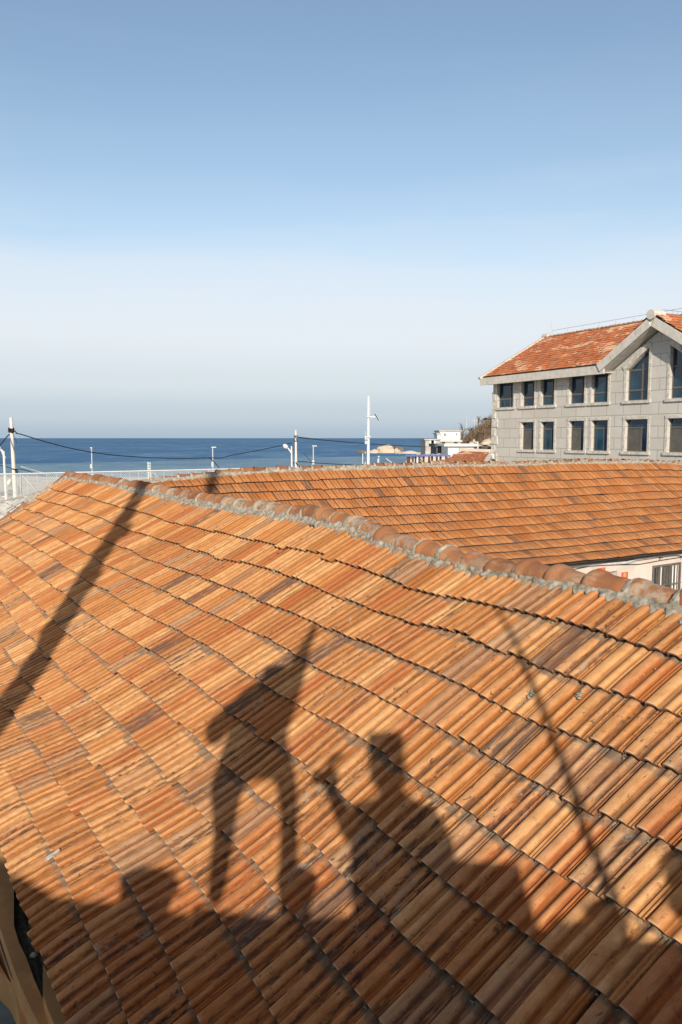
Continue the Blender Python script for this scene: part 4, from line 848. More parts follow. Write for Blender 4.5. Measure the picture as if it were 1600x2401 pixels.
# street lamps
def cobra(px_pole, pyt, Y, arm, head, label, base=GR_Z, r=.07):
    t_ = at(px_pole[0], pyt, Y); b_ = np.array([at(px_pole[1], 1168, Y)[0], Y, base]); root = thing('street_lamp', b_, label, 'street lamp')
    G().tube([b_, t_], [r * 1.15, r * .7], 10).mk('pole', MWPOLE, root); A_2 = [at(x, y, Y) for x, y in arm]
    G().tube(A_2, [r * .75] * (len(A_2) - 1) + [r * .6], 8).mk('arm', MWPOLE, root)
    h0, h1_ = at(*head[0], Y), at(*head[1], Y); hm = (h0 + h1_) / 2; G().tube([h0, h0 * .75 + h1_ * .25, hm, h1_ * .75 + h0 * .25, h1_], [r * .8, r * 1.9, r * 2.3, r * 1.9, r * .7], 10).mk('lamp_head', MWPOLE, root, smooth=True)
    return root
cobra((9, 17), 1058, 38, [(11.5, 1075), (9.5, 1068), (6, 1058), (0, 1052)], [(3, 1054), (-14, 1049)], 'white street lamp with a curved arm, cut off by the left photo edge', r=.075)
cobra((684, 686), 1046, 66, [(684.5, 1063), (679, 1055), (675, 1050)], [(675.5, 1051), (664.5, 1042.5)], 'white street lamp with one drooping head just left of the distant utility pole', r=.09)
cobra((1121, 1121), 1035, 98, [(1121, 1039.5), (1116, 1037), (1112, 1034)], [(1113, 1034), (1109.5, 1033)], 'small white street lamp above the little red shed roof beside the stone building', r=.10)
def beach_lamp(px, pyt, pyb, Y, label, hx=0, sgn=1):
    t_ = at(px, pyt, Y); b_ = np.array([t_[0], Y, GR_Z]); root = thing('beach_lamp', b_, label, 'lamp post'); u_ = Y / F
    G().tube([b_, t_], 1.3 * u_, 8).mk('pole', MGPOLE, root)
    g = G(); g.box(t_ + (hx * u_, 0, .9 * u_), (2.4 + abs(hx)) * u_, 2.5 * u_, .9 * u_); g.mk('lamp_head', MWPOLE, root)
    g = G(); g.box(at(px, pyb - 12, Y), 2.6 * u_, 2.2 * u_, 5 * u_); g.mk('control_box', MGPOLE, root)
beach_lamp(215, 1051, 1105, 95, 'leftmost grey beach lamp post, with a small square head under the sagging cable')
beach_lamp(499, 1049.5, 1101, 95, 'grey beach lamp post with a sideways head, where the sagging cable turns up', 3)
beach_lamp(735, 1046.5, 1096, 100, 'grey beach lamp post with a sideways head, right of the distant utility pole', 3)
p_ = at(348, 1083, 92); g = G(); g.tube([(p_[0], 92, GR_Z), p_], .10, 6); g.tube([(p_[0] + .22, 92, GR_Z), (p_[0] + .22, 92, p_[2] - .1)], .07, 6)
for zz in (.15, .5, .8): g.box(p_ + (.11, 0, -zz), .22, .1, .06)
tag(g.mk('signal_post', MGPOLE, None), 'short weathered twin signal post at the shore between two beach lamps', 'post')
# tall white mast with solar panel
rm, tm = pole('monitoring_mast', 864.5, 929, 80, .17, .13, MWPOLE, 'tall white mast with a tilted solar panel, above the far ridge', 'mast')
G().tube([at(861.8, 931, 80.1), at(861.8, 1035, 80.1)], .06, 6).mk('conduit', MGPOLE, rm); G().tube([at(867.4, 931, 80.1), at(867.4, 980, 80.1)], .05, 6).mk('conduit', MGPOLE, rm)
G().tube([at(864.7, 930, 80), at(864.7, 896, 80)], [.018, .008], 5).mk('antenna', MGPOLE, rm)
g = G(); g.box((at(861, 977.3, 79.8) + at(881, 977.3, 79.8)) / 2,   .44, .05, .05); g.mk('bracket', MWPOLE, rm); g = G(); g.box(at(862.5, 1024.5, 79.8), .30, .08, .05); g.mk('bracket', MWPOLE, rm)
a_, b_ = at(879.5, 970, 79.8), at(888.5, 985.5, 79.8); dd = (b_ - a_) / np.linalg.norm(b_ - a_); g = G(); g.box((a_ + b_) / 2, .40, .40, .03, dd, (0, 1, 0), np.cross(dd, (0, 1, 0))); sp1 = g.mk('solar_panel', MDKW, rm)
g = G(); g.box((a_ + b_) / 2 + np.cross(dd, (0, 1, 0)) * (-.04 if np.cross(dd, (0, 1, 0))[2] < 0 else .04), .42, .42, .012, dd, (0, 1, 0), np.cross(dd, (0, 1, 0))); g.mk('frame', MWPOLE, sp1)
g = G(); g.box(at(858.5, 1037, 79.7), .12, .12, .18); g.box(at(859, 1029, 79.7), .15, .12, .09); g.mk('instrument_box', MGPOLE, rm); G().tube([at(857, 1025, 79.8), at(857, 1010, 79.8)], .02, 5).mk('sensor_rod', MWPOLE, rm)
for px, pyt, lab in ((851, 1063, 'thin white flag pole left of the white mast, slightly shorter than its neighbour'), (857, 1060, 'thin white flag pole closest to the left side of the white mast')):
    t_ = at(px, pyt, 84); tag(G().tube([(t_[0], 84, GR_Z), t_], .05, 6).mk('flag_pole', MWPOLE), lab, 'pole')
t_ = at(888.5, 1070, 88); g = G(); g.tube([(t_[0], 88, GR_Z), t_], .05, 6); g.box(t_, .12, .06, .05); g.box(at(887.5, 1083, 88), .10, .1, .35); tag(g.mk('post', MGPOLE), 'thin grey post with a small box right of the white mast', 'post')
# white handrail of the promenade (its bent end shows right of the mast)
# poles on the hill
for px, pyt, pyb, lab in ((1094.5, 975, 1012, 'dark thin utility pole on the hill just right of the bare grey tree'), (1113, 983, 1008, 'utility pole with a crossarm on the brow of the hill')):
    t_ = at(px, pyt, 185); b_ = at(px, pyb + 5, 185); rt_ = thing('hill_pole', b_, lab, 'utility pole'); G().tube([b_, t_], .14, 6).mk('pole', MGPOLE, rt_)
    if px > 1100: g = G(); g.box(t_ - (0, 0, .25), .75, .05, .05); g.mk('crossarm', MGPOLE, rt_)
# dark slab roof poking out left of the stone building
c_ = at(1146, 982, 150); rt_ = thing('lookout', c_ * (1, 1, 0) + (0, 0, hill_z(c_[0], 172)), 'dark flat canopy on the hilltop half hidden behind the stone building', 'canopy'); g = G(); g.box(c_ + (1.5, 0, 0), 2.2, 2, .14); g.mk('roof', MDKW, rt_); g = G()
for dx in (.6, 3.2): g.box(c_ + (dx, 0, -2.2), .12, .12, 2.06)
g.mk('post', MDKW, rt_)

# ------------------------------------------------------------------ blue pergola on the shore
rp_ = thing('pergola', at(1000, 1078, 90) * (1, 1, 0) + (0, 0, GR_Z), 'long pergola with blue beams on dark brown posts in front of the sea rocks', 'pergola')
MBLUE = simple('blue_beam_paint', (.10, .16, .42), .6, .15, 1); MBRN = simple('brown_post_paint', (.075, .04, .03), .7, .2, 2)
g = G(); a_, b_ = at(950, 1068.5, 90), at(1056, 1068.5, 88); dd = b_ - a_; ln = np.linalg.norm(dd)
for k in range(9):
    p0, p1 = a_ + dd * k / 9, a_ + dd * (k + .96) / 9; g.box((p0 + p1) / 2 + (0, 0, .04 * (k % 2)), np.linalg.norm(p1 - p0) / 2, .5, .11, dd / ln, (0, 1, 0))
g.mk('beam', MBLUE, rp_)
for k, px in enumerate((956, 961, 968, 976, 983, 995, 1006, 1015, 1024, 1035, 1046)):
    p_ = at(px, 1070, 89.4 - (px - 950) * .018); g = G(); g.box((p_[0], p_[1] + (.6 if k % 2 else -.3), (p_[2] + GR_Z) / 2), .11, .11, (p_[2] - GR_Z) / 2); g.mk('post', MBRN, rp_)
for k, (x0, y0, x1, y1) in enumerate(((985, 1072, 993, 1092), (1003, 1092, 1006, 1072), (1006, 1072, 1012, 1092), (1028, 1072, 1024, 1092))):
    G().tube([at(x0, y0, 91), at(x1, y1, 91)], .06, 5).mk('brace', MCONC, rp_)
for i, (px, py, r_, mm) in enumerate(((961, 1083, .45, MROCK), (976, 1083, .55, MPALE), (971, 1086, .4, MROCKD), (990, 1085, .5, MROCK), (1002, 1080, .8, MROCK), (1018, 1082, .9, MROCK), (1034, 1080, .9, MROCK), (1046, 1084, .6, MROCK))):
    c_ = at(px, py, 98); tag(rock('boulder', c_, (r_ * 1.3, r_, r_), mm, None, None, 80 + i, 3), ['leftmost brownish boulder behind the blue pergola','white rounded boulder behind the left posts of the blue pergola','dark low boulder between the two left boulders behind the pergola','boulder behind the pergola by its left leaning brace','tall boulder behind the middle of the blue pergola','broad boulder right of the middle behind the blue pergola','broad boulder behind the right half of the blue pergola','rightmost small boulder behind the blue pergola'][i], 'rock', 'boulders behind the pergola')

# ------------------------------------------------------------------ white mesh fence beyond the houses
FY0 = at(0, 1112, 30.)[2]
def fpt(px, py): r = ray(px, py); P_ = at(0, 1112, 30.); nf = inB; t_ = (P_ @ nf) / (r @ nf); return r * t_
rf = thing('mesh_fence', at(40, 1150, 30.5) * (1, 1, 0) + (0, 0, GR_Z), 'white wire mesh fence with a long white top rail stretching behind the roofs', 'fence')
A0 = fpt(-160, 1112); A0[2] = FY0; LF = 34.
fp3 = lambda s, z, o_=0.: np.array([A0[0], A0[1], 0]) + uB * s + np.array([0, 0, z]) - inB * o_
endpt = fpt(926, 1089); sEnd = float((endpt - A0) @ uB); LF = sEnd
g = G(); g.tube([fp3(0, FY0), fp3(LF * .5, FY0 - .0), fp3(LF - .3, FY0)], .030, 8); g.tube([fp3(LF - .3, FY0), fp3(LF, FY0 + .02), fp3(LF - .55, FY0 + .35)], .03, 6); g.mk('top_rail', MWPOLE, rf)
BZ = FY0 - 1.55
g = G(); g.tube([fp3(0, FY0 - .72), fp3(14, FY0 - .72)], .014, 6); g.mk('lower_rail', MGPOLE, rf)
s_p = float((fpt(48, 1115) - A0) @ uB)
for k in range(-1, 11):
    s_ = s_p + k * 2.62
    if s_ < 0 or s_ > LF: continue
    G().tube([fp3(s_, FY0 - 2.2, .03), fp3(s_, FY0 - .03, .03)], .022, 6).mk('post', MGPOLE, rf)
    if k < 5: G().tube([fp3(s_ + .06, FY0 - .06, .03), fp3(s_ + .62, FY0 - .78, .4)], .020, 6).mk('brace', MGPOLE, rf)
V = []; Fc = []
def strip(pts, hw):
    b0 = len(V)
    for p_ in pts: V.append(p_ + (0, 0, hw)); V.append(p_ - (0, 0, hw))
    for i in range(len(pts) - 1): Fc.append((b0 + 2 * i, b0 + 2 * i + 1, b0 + 2 * i + 3, b0 + 2 * i + 2))
pw = .085; LM = min(LF, 17)
for rrow in range(20):
    z_ = FY0 - .06 - rrow * .055
    strip([fp3(k * pw / 2, z_ + (.019 if (k + rrow) % 2 else -.019), .006 * (k % 2)) for k in range(int(LM / pw * 2))], .0075)
mk('wire_mesh', V, np.array(Fc), MWPOLE, rf)
V = []; Fc = []
g = G()
for k in range(int(LM / .37)): g.tube([fp3(k * .37, FY0 - 1.15, -.01), fp3(k * .37, FY0 - .02, -.01)], .007, 4, cap=False)
g.mk('upright_wires', MWPOLE, rf, recalc=False)
# masonry that carries the fence
g = G(); c_ = fp3(LF / 2, 0); g.box((c_[0], c_[1], (FY0 - 2.2 + GR_Z) / 2), LF / 2, .15, (FY0 - 2.2 - GR_Z) / 2, uB, inB, (0, 0, 1)); g.mk('base_wall', MGREYW, rf)
# white tents / parked van seen through the mesh
def tent(px0, px1, pyt, Y, label):
    a_, b_ = at(px0, pyt, Y), at(px1, pyt, Y); xm = (a_[0] + b_[0]) / 2; hw = (b_[0] - a_[0]) / 2; rt_ = thing('beach_tent', (xm, Y, GR_Z), label, 'tent'); zt_ = a_[2]; g = G()
    base = [(xm - hw, Y - 1.6, zt_ - .9), (xm + hw, Y - 1.6, zt_ - .9), (xm + hw, Y + 1.6, zt_ - .9), (xm - hw, Y + 1.6, zt_ - .9)]; low = [(x, y, z - .35) for x, y, z in base]
    g.add(base + [(xm - hw * .3, Y, zt_), (xm + hw * .3, Y, zt_)] + low, [(0, 1, 5, 4), (2, 3, 4, 5), (1, 2, 5), (3, 0, 4), (0, 6, 7, 1), (1, 7, 8, 2), (2, 8, 9, 3), (3, 9, 6, 0)]); g.mk('canopy', MPALE, rt_)
    for x, y, z in low: G().tube([(x, y, GR_Z), (x, y, z + .3)], .04, 6).mk('leg', MWPOLE, rt_)
tent(-60, 12, 1119, 52, 'large white tent canopy behind the mesh fence at the left edge'); tent(14, 33, 1124, 60, 'smaller white tent canopy behind the mesh fence right of the street lamp')

# ------------------------------------------------------------------ white neighbouring roof past the verge
b5 = thing('white_roof_house', SA(np.array(-20.), np.array(6.)) * (1, 1, 0) + (0, 0, GR_Z), 'neighbouring house with a white tiled roof beyond the left end of the near roof', 'house')
m, t, b = new_mat('glare_white_tile', .75, .4); q = NB(t); uvn = q.n('ShaderNodeUVMap').outputs[0]
n_ = q.noise(q.mapv(uvn, (26, 1.6, 1)), 1, 5, .7); prn = q.n('ShaderNodeSeparateColor', {0: q.n('ShaderNodeAttribute', attribute_name='prof').outputs[0]}).outputs
c = q.mix(q.ramp(n_, .46, .58), (.60, .59, .55), (.10, .09, .075)); c = q.mix(q.ramp(prn[0], .7, .15, 0, .85), c, (.16, .14, .12)); t.links.new(c, b.inputs['Base Color']); MBL = m  # weathered tiles, with the white of the glare put into the colour
def SD(U, K, h=0):
    U = np.asarray(U, float); K = np.asarray(K, float); return (U[..., None] * uA + (V0_ - K * L_)[..., None] * wA + (np.broadcast_to(h, K.shape) - D_ - .16)[..., None] * nA)
tile_field('roof_tiles', SD, L_, .2, range(1, 12), lambda k: (-24.5, -18.72 + 0 * k), MBL, b5, lambda u, k: .5 + 0 * u, idx=[0, 1, 3, 6, 8, 11, 13, 18, 24], step=1, amp=.03)
g = G()
for kk in range(1, 12):
    pass
p0, p1 = atz(-60, 1193, -1.9), None
e0, e1 = SD(np.array(-24.5), np.array(5.6), .05), SD(np.array(-18.6), np.array(.4), .05)
# trim: the visible top edge slants, closed by a grey capping
dd = e1 - e0; ln = np.linalg.norm(dd)
bm_ = [o_ for o_ in b5.children if o_.name.startswith('roof_tiles')][0]
me = bm_.data; bmx = bmesh.new(); bmx.from_mesh(me); org_ = Vector(wloc(b5)) - Vector((0, 0, Z0))
cutn = np.cross(dd / ln, nA); cutn = cutn / np.linalg.norm(cutn)
if (SD(np.array(-22.), np.array(9.)) - e0) @ cutn > 0: cutn = -cutn
bmesh.ops.bisect_plane(bmx, geom=bmx.verts[:] + bmx.edges[:] + bmx.faces[:], plane_co=Vector(e0) - org_, plane_no=Vector(cutn), clear_outer=True); bmx.to_mesh(me); bmx.free()
g = G(); g.box((e0 + e1) / 2, ln / 2, .05, .03, dd / ln, cutn, nA); g.mk('edge_capping', MGREYW, b5)
g = G(); g.box((SD(np.array(-21.5), np.array(11.)) + inA * .5) * (1, 1, 0) + (0, 0, (GR_Z - 3.3) / 2 - .1), 2.8, .12, (-3.3 - GR_Z) / 2, uA, inA, (0, 0, 1)); g.mk('wall', MGREYW, b5)

# ------------------------------------------------------------------ ochre coping, netting and cable under the near eave (bottom left)
MOCH = simple('ochre_paint', (.60, .33, .13), .75, .15, 3, bump=.25, dirt=((.22, .13, .07), .5)); MTEAL = simple('blue_grey_sheet', (.28, .33, .33), .8, .3, 3, bump=.3, dirt=((.05, .08, .09), .6))
def slab(name, pix, z, th, mat, parent, zs=None):
    P_ = [atz(x, y, (z if zs is None else zs[i])) for i, (x, y) in enumerate(pix)]; return G().prism(P_, (0, 0, -th)).mk(name, mat, parent)
cpg = thing('painted_coping', atz(60, 2300, -3.25) * (1, 1, 0) + (0, 0, GR_Z), 'ochre painted wall coping in the bottom left corner below the near eave', 'wall')
slab('coping', [(-60, 1900), (0, 1985), (14, 2020), (26, 2045), (33, 2075), (33, 2170), (45, 2210), (62, 2245), (82, 2300), (104, 2350), (135, 2420), (108, 2430), (88, 2395), (64, 2346), (42, 2295), (22, 2240), (0, 2172), (-60, 2060)], -3.20, .30, MOCH, cpg)
slab('coping_return', [(101, 2262), (110, 2275), (140, 2345), (185, 2440), (145, 2440), (112, 2366), (101, 2330)], -3.12, .5, MOCH, cpg)
slab('lower_coping', [(-60, 2160), (0, 2278), (33, 2310), (62, 2352), (95, 2410), (110, 2440), (40, 2440), (48, 2400), (36, 2330), (18, 2292)], -3.36, .2, MOCH, cpg)
slab('wall', [(-300, 2000), (-60, 2080), (0, 2180), (60, 2330), (120, 2460), (-100, 2600), (-500, 2300)], -3.66, 2.8, MTEAL, cpg)
cb = [atz(x, y, -3.30) for x, y in ((-40, 2120), (-5, 2182), (12, 2235), (30, 2285), (55, 2335), (80, 2375), (110, 2425))]; tag(G().tube(cb, .012, 8).mk('cable', MBLACK, None, smooth=True), 'black cable lying along the ochre coping in the bottom left corner', 'cable')
nb = thing('netting', atz(66, 2180, -3.45), 'crumpled dark green netting stuffed between the ochre coping and the eave', 'net')
MNET = simple('dark_green_net', (.16, .20, .18), .85, .4, 20, bump=.6); MNETB = simple('grey_rag', (.36, .37, .33), .95, .35, 14, bump=.8)
V = []; ni, nj = 40, 12
for i in range(ni):
    ty = i / (ni - 1); y_ = 2030 + 330 * ty; xl = np.interp(y_, [2030, 2075, 2170, 2245, 2360], [24, 31, 31, 60, 100]); xr = np.interp(y_, [2030, 2110, 2180, 2240, 2300, 2360], [34, 56, 80, 104, 112, 116])
    for j in range(nj):
        x_ = xl - 8 + (xr - xl + 14) * j / (nj - 1); V.append(atz(x_, y_, -3.34 + .06 * mnoise.noise(Vector((x_ * .05, y_ * .03, 2))) + .02 * mnoise.noise(Vector((x_ * .2, y_ * .1, 6)))))
a = (np.arange(ni - 1)[:, None] * nj + np.arange(nj - 1)[None, :]).ravel(); mk('rag', V, np.stack([a, a + nj, a + nj + 1, a + 1], -1), MNETB, nb, smooth=True)
g = G()
for i in range(8):
    pts = []
    for k in range(12):
        ty = k / 11; y_ = 2045 + 300 * ty; xl = np.interp(y_, [2030, 2075, 2170, 2245, 2360], [26, 33, 35, 64, 102]); xr = np.interp(y_, [2030, 2110, 2180, 2240, 2300, 2360], [34, 52, 66, 90, 106, 112])
        pts.append(atz(xl + (xr - xl) * i / 8, y_, -3.27 + rng.normal() * .012))
    g.tube(pts, .0035, 4, cap=False)
g.mk('strands', MNET, nb, recalc=False)
c_ = atz(78, 2240, -3.24); tag(rock('pebble', c_, (.022, .022, .016), MPALE, None, None, 5, 2), 'round pale pebble lying on the dark netting in the bottom left corner', 'stone')
# scrap of white paper on the tiles
c_ = SA(np.array(-4.71), np.array(11.0), .060)
tag(G().prism([c_ + uA * -.035 + wA * -.030, c_ + uA * -.005 + wA * -.040, c_ + uA * .012 + wA * .0, c_ + uA * .020 + wA * .045, c_ + uA * .010 + wA * .062, c_ + uA * -.010 + wA * .058, c_ + uA * -.016 + wA * .02, c_ + uA * -.03 + wA * .0], nA * .008).mk('plaster_chip', simple('plaster', (.50, .48, .44), .9, .3, 40)), 'small pale plaster chip lying on the lower left tiles at the edge of the shadow', 'debris')

# ------------------------------------------------------------------ the balcony at the viewpoint: its wall, pots, pole and photographer throw the shadows on the near roof
TE = math.tan(R(SUN_EL))
def zs(z5, D): return z5 - (5 - D) * TE
bal = thing('balcony', (0, -1.5, GR_Z), 'rendered balcony wall at the viewpoint that shades the bottom of the near roof', 'balcony')
prof_ = [(-6, 1.50), (-2.03, 1.55), (-1.7, 1.46), (-1.35, 1.47), (-.56, 1.46), (-.02, 1.55), (0.8, 1.60), (6, 1.60)]
D0 = .42
g = G()
g.prism([(x, -D0, GR_Z) for x in (-6, 6)] + [(x, -D0, zs(z, D0)) for x, z in reversed(prof_)], (0, -.16, 0)); g.mk('wall', MWALLG, bal)
g = G(); g.box((0, -2.0, -1.70), 6, 1.4, .10); g.mk('floor', MGREYW, bal)
MPOT = simple('terracotta_pot', (.33, .14, .07), .8, .2, 8); MLEAF = simple('leaf_green', (.045, .075, .02), .6, .4, 8, bump=.1); MSTEM = simple('woody_stem', (.12, .08, .05), .9, .3, 10)
def leaves(g, c, r, n, size, rr):
    for _ in range(n):
        d_ = rr.normal(size=3); d_ /= np.linalg.norm(d_); p_ = np.array(c) + d_ * np.array(r) * rr.random() ** .4
        a_ = rr.normal(size=3); a_ /= np.linalg.norm(a_); b_ = np.cross(a_, rr.normal(size=3)); b_ /= np.linalg.norm(b_); s_ = size * rr.uniform(.7, 1.3)
        g.add([p_ - a_ * s_, p_ + b_ * s_ * .4, p_ + a_ * s_, p_ - b_ * s_ * .4], [(0, 1, 2, 3)])
def pot(c, r, h, root, box=False):
    g = G()
    if box: g.box((c[0], c[1], c[2] + h / 2), r, .12, h / 2)
    else: g.tube([(c[0], c[1], c[2]), (c[0], c[1], c[2] + h * .8), (c[0], c[1], c[2] + h * .8), (c[0], c[1], c[2] + h)], [r * .7, r * .95, r * 1.08, r * 1.08], 16)
    g.mk('pot', MPOT, root)
Dp = .50
def topz(x, D=Dp): return np.interp(x, [p[0] for p in prof_], [p[1] for p in prof_]) - (5 - D0) * TE
rr = np.random.default_rng(3)
Z = lambda z: zs(z, Dp)
bx = thing('plinth', (-.45, -.62, -1.6), 'low plinth the arm-raising person stands on behind the balcony wall', 'plinth'); G().box((-.45, -.66, (zs(1.45, .62) - 1.6) / 2), .32, .16, (zs(1.45, .62) + 1.6) / 2).mk('block', MGREYW, bx)
bx = thing('planter_box', (-1.08, -Dp, topz(-1.08)), 'low rectangular planter box left of the arm-raising person on the balcony wall', 'planter'); pot((-1.08, -Dp, topz(-1.08)), .17, .08, bx, True); g = G(); leaves(g, (-1.08, -Dp, zs(1.57, Dp)), (.20, .10, .08), 2200, .022, rr); g.mk('leaves', MLEAF, bx, recalc=False)
bx = thing('planter_box', (.61, -Dp, topz(.61)), 'rectangular planter box right of the photographer on the balcony wall', 'planter'); pot((.60, -Dp, topz(.62)), .165, zs(1.765, Dp) - topz(.62), bx, True)
sh = thing('potted_plant', (1.34, -Dp, topz(1.3)), 'round leafy potted plant at the right end of the balcony wall', 'plant'); pot((1.34, -Dp, topz(1.3)), .12, .06, sh)
g = G(); leaves(g, (1.37, -Dp, Z(1.80)), (.14, .1, .12), 1600, .022, rr); leaves(g, (1.24, -Dp, Z(1.72)), (.04, .05, .04), 250, .018, rr); g.mk('leaves', MLEAF, sh, recalc=False)
g = G(); leaves(g, (1.0, -Dp, Z(1.66)), (.07, .06, .05), 400, .02, rr); leaves(g, (.90, -Dp, Z(1.60)), (.10, .05, .03), 250, .02, rr); o = g.mk('small_plant', MLEAF, None, recalc=False); tag(o, 'small leafy clump at the foot of the thin pole on the balcony wall', 'plant')
# thin pole and big utility pole
g = G(); g.tube([(1.035, -Dp, topz(1.03)), (1.05, -Dp, Z(2.3)), (1.035, -Dp, Z(2.8)), (1.01, -Dp, Z(3.35))], [.021, .020, .018, .012], 8); tag(g.mk('clothes_pole', MRUST), 'thin upright metal pole on the balcony wall', 'pole')
pt = thing('plant_pot', (-.22, -.50, topz(-.2)), 'plain terracotta pot between the two people on the balcony wall', 'pot'); pot((-.22, -.50, topz(-.2)), .10, zs(1.69, .5) - topz(-.2), pt)
rpz = thing('utility_pole', (-3.30, -1.4, GR_Z), 'thick old wooden utility pole rising beside the balcony at the viewpoint', 'utility pole')
g = G(); Zp = lambda z: zs(z, 1.4)
g.tube([(-3.30, -1.4, GR_Z), (-3.24, -1.4, Zp(2.4)), (-3.25, -1.4, Zp(3.4)), (-3.30, -1.4, Zp(4.4)), (-3.33, -1.4, Zp(5.4)), (-3.38, -1.4, Zp(7.2)), (-3.40, -1.4, Zp(12.))], [.24, .22, .20, .20, .18, .165, .15], 14); g.mk('pole', MSTEM, rpz)
g = G()
for z_, dx, r_ in ((3.3, .14, .09), (4.0, -.15, .08), (4.75, .15, .10), (5.0, -.13, .07), (5.9, .14, .10), (6.3, -.12, .07)): g.tube([(-3.30 + dx, -1.4, Zp(z_) - r_ * 1.5), (-3.30 + dx, -1.4, Zp(z_) + r_ * 1.5)], r_, 8)
g.mk('insulator_box', MRUST, rpz)
# photographer: one skinned body, leaning on the wall with the phone held out
def skin_body(name, joints, edges, mat, parent, sub=2):
    J_ = np.array([j[:3] for j in joints], float) + (0, 0, Z0); org = np.array(wloc(parent))
    me = bpy.data.meshes.new(name); me.from_pydata([tuple(v) for v in J_ - org], edges, []); ob = bpy.data.objects.new(name, me); COL.objects.link(ob); ob.parent = parent
    ob.modifiers.new('skin', 'SKIN'); 
    for v, j in zip(me.skin_vertices[0].data, joints): v.radius = (j[3], j[4] if len(j) > 4 else j[3])
    me.skin_vertices[0].data[0].use_root = True
    s_ = ob.modifiers.new('sub', 'SUBSURF'); s_.levels = sub; s_.render_levels = sub
    bpy.context.view_layer.update(); dg = bpy.context.evaluated_depsgraph_get(); m2 = bpy.data.meshes.new_from_object(ob.evaluated_get(dg))
    ob.modifiers.clear(); ob.data = m2; m2.materials.clear(); m2.materials.append(mat)
    m2.polygons.foreach_set('use_smooth', np.ones(len(m2.polygons), bool)); return ob
MSKIN = simple('skin', (.50, .30, .21), .6, .08, 8, bump=.05); MCOAT = simple('dark_coat', (.05, .055, .07), .9, .2, 10); MHAIR = simple('dark_hair', (.02, .016, .014), .6, .2, 40); MTRO = simple('dark_trousers', (.03, .03, .04), .9, .2, 10)
per = thing('person', (.27, -.85, -1.60), 'person in a dark coat leaning on the balcony wall and holding up a phone', 'person')
hx, hy, hz = .25, -.62, zs(2.27, .62)      # head centre
fl = -1.60
hipz = fl + .92
ST = zs(2.06, .62)
jt = [(.27, -.92, hipz, .155, .12), (.27, -.86, hipz + .20, .20, .12), (.26, -.78, ST - .24, .26, .14), (.26, -.70, ST - .07, .18, .09), (.26, -.66, ST + .04, .055), (.25, -.63, hz - .06, .07, .08), (hx, hy, hz + .02, .10, .11), (hx, hy - .01, hz + .085, .065),
      (.09, -.66, ST - .04, .07), (.05, -.50, zs(1.90, .50), .055), (-.04, -.34, zs(2.10, .34), .042), (-.085, -.26, zs(2.19, .26), .03),
      (.42, -.66, ST - .05, .075), (.46, -.60, zs(1.86, .6), .075), (.40, -.50, zs(1.70, .5), .042), (.30, -.46, zs(1.60, .46), .03),
      (.18, -.93, hipz - .06, .11), (.17, -.90, fl + .48, .075), (.17, -.95, fl + .10, .048), (.17, -.82, fl + .04, .04),
      (.36, -.93, hipz - .06, .11), (.37, -.88, fl + .48, .075), (.37, -.98, fl + .10, .048), (.37, -.85, fl + .04, .04)]
ed = [(0, 1), (1, 2), (2, 3), (3, 4), (4, 5), (5, 6), (6, 7), (3, 8), (8, 9), (9, 10), (10, 11), (3, 12), (12, 13), (13, 14), (14, 15), (0, 16), (16, 17), (17, 18), (18, 19), (0, 20), (20, 21), (21, 22), (22, 23)]
body = skin_body('body', jt, ed, MCOAT, per)
hair = skin_body('hair', [(hx, hy - .015, hz + .05, .098, .10), (hx, hy - .03, hz + .10, .06), (hx, hy - .06, hz + .02, .06)], [(0, 1), (0, 2)], MHAIR, per)
fc = skin_body('face', [(hx, hy + .045, hz + .05, .055, .07), (hx, hy + .06, hz - .02, .05, .05), (hx, hy + .115, hz + .02, .012)], [(0, 1), (0, 2)], MSKIN, per)
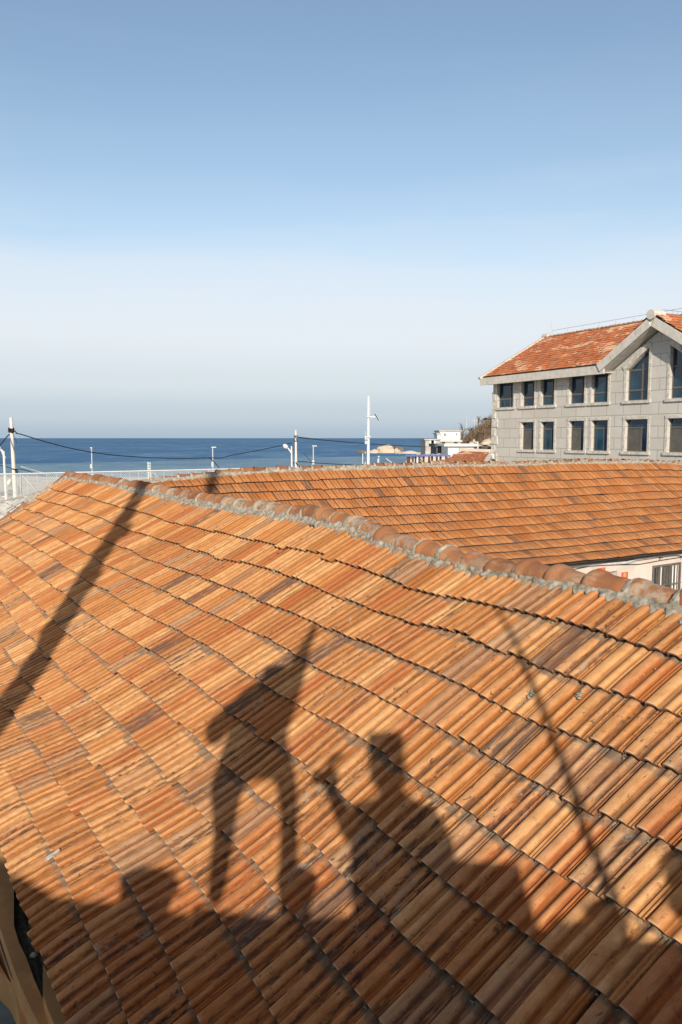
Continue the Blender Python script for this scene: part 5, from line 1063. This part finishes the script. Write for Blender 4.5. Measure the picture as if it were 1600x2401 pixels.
for side, (wx, wy, wz_) in ((-1, (-.085, -.26, zs(2.19, .26))), (1, (.30, -.46, zs(1.60, .46)))):
    js = [(wx, wy, wz_, .026), (wx - side * .02, wy + .05, wz_ + .05, .030, .020)]; es = [(0, 1)]
    for f_ in range(4):
        b0 = len(js); y_ = wy + .075; dx = -side * (.035 + .006 * f_)
        js += [(wx + dx * .6, y_, wz_ + .045 + f_ * .018, .0095), (wx + dx * 1.5, y_ + .03, wz_ + .05 + f_ * .018, .0085), (wx + dx * 2.1, y_ + .02, wz_ + .05 + f_ * .018, .007)]; es += [(1, b0), (b0, b0 + 1), (b0 + 1, b0 + 2)]
    b0 = len(js); js += [(wx - side * .02, wy + .05, wz_ + .075, .011), (wx - side * .05, wy + .075, wz_ + .085, .009)]; es += [(1, b0), (b0, b0 + 1)]
    skin_body('hand', js, es, MSKIN, per, 1)
ph = thing('phone', (-.09, -.19, zs(2.20, .19) - .04), 'black smartphone held up by the person on the balcony', 'phone')
g = G(); g.box((-.09, -.19, zs(2.20, .19)), .075, .004, .04); g.mk('body', MBLACK, ph)

pe2 = thing('person', (-.45, -.62, zs(1.60, .62)), 'person leaning sideways with one arm raised, standing beside the balcony wall', 'person')
z6 = lambda z: zs(z, .62)
J2 = [(-.66, -.62, z6(2.38), .27, .24), (-.58, -.62, z6(2.58), .30, .27), (-.46, -.62, z6(2.82), .19, .17), (-.46, -.62, z6(2.94), .12, .11), (-.47, -.62, z6(3.0), .11, .11), (-.46, -.62, z6(3.05), .07),
      (-.34, -.60, z6(2.90), .10), (-.31, -.56, z6(3.04), .075), (-.27, -.52, z6(3.16), .055), (-.22, -.50, z6(3.32), .035), (-.205, -.50, z6(3.40), .022),
      (-.76, -.60, z6(2.66), .10), (-.90, -.56, z6(2.52), .10), (-.84, -.50, z6(2.38), .08),
      (-.73, -.62, z6(2.20), .14), (-.68, -.62, z6(1.96), .085), (-.66, -.62, z6(1.70), .065), (-.65, -.56, z6(1.50), .05),
      (-.46, -.62, z6(2.34), .16), (-.33, -.60, z6(2.22), .075), (-.29, -.62, z6(2.02), .060), (-.27, -.64, z6(1.76), .055), (-.26, -.58, z6(1.60), .05)]
E2 = [(0, 1), (1, 2), (2, 3), (3, 4), (4, 5), (2, 6), (6, 7), (7, 8), (8, 9), (9, 10), (2, 11), (11, 12), (12, 13), (0, 14), (14, 15), (15, 16), (16, 17), (0, 18), (18, 19), (19, 20), (20, 21), (21, 22)]
skin_body('body', J2, E2, MCOAT, pe2)
skin_body('hair', [(-.46, -.64, z6(3.0), .10, .10), (-.45, -.65, z6(3.05), .06)], [(0, 1)], MHAIR, pe2)
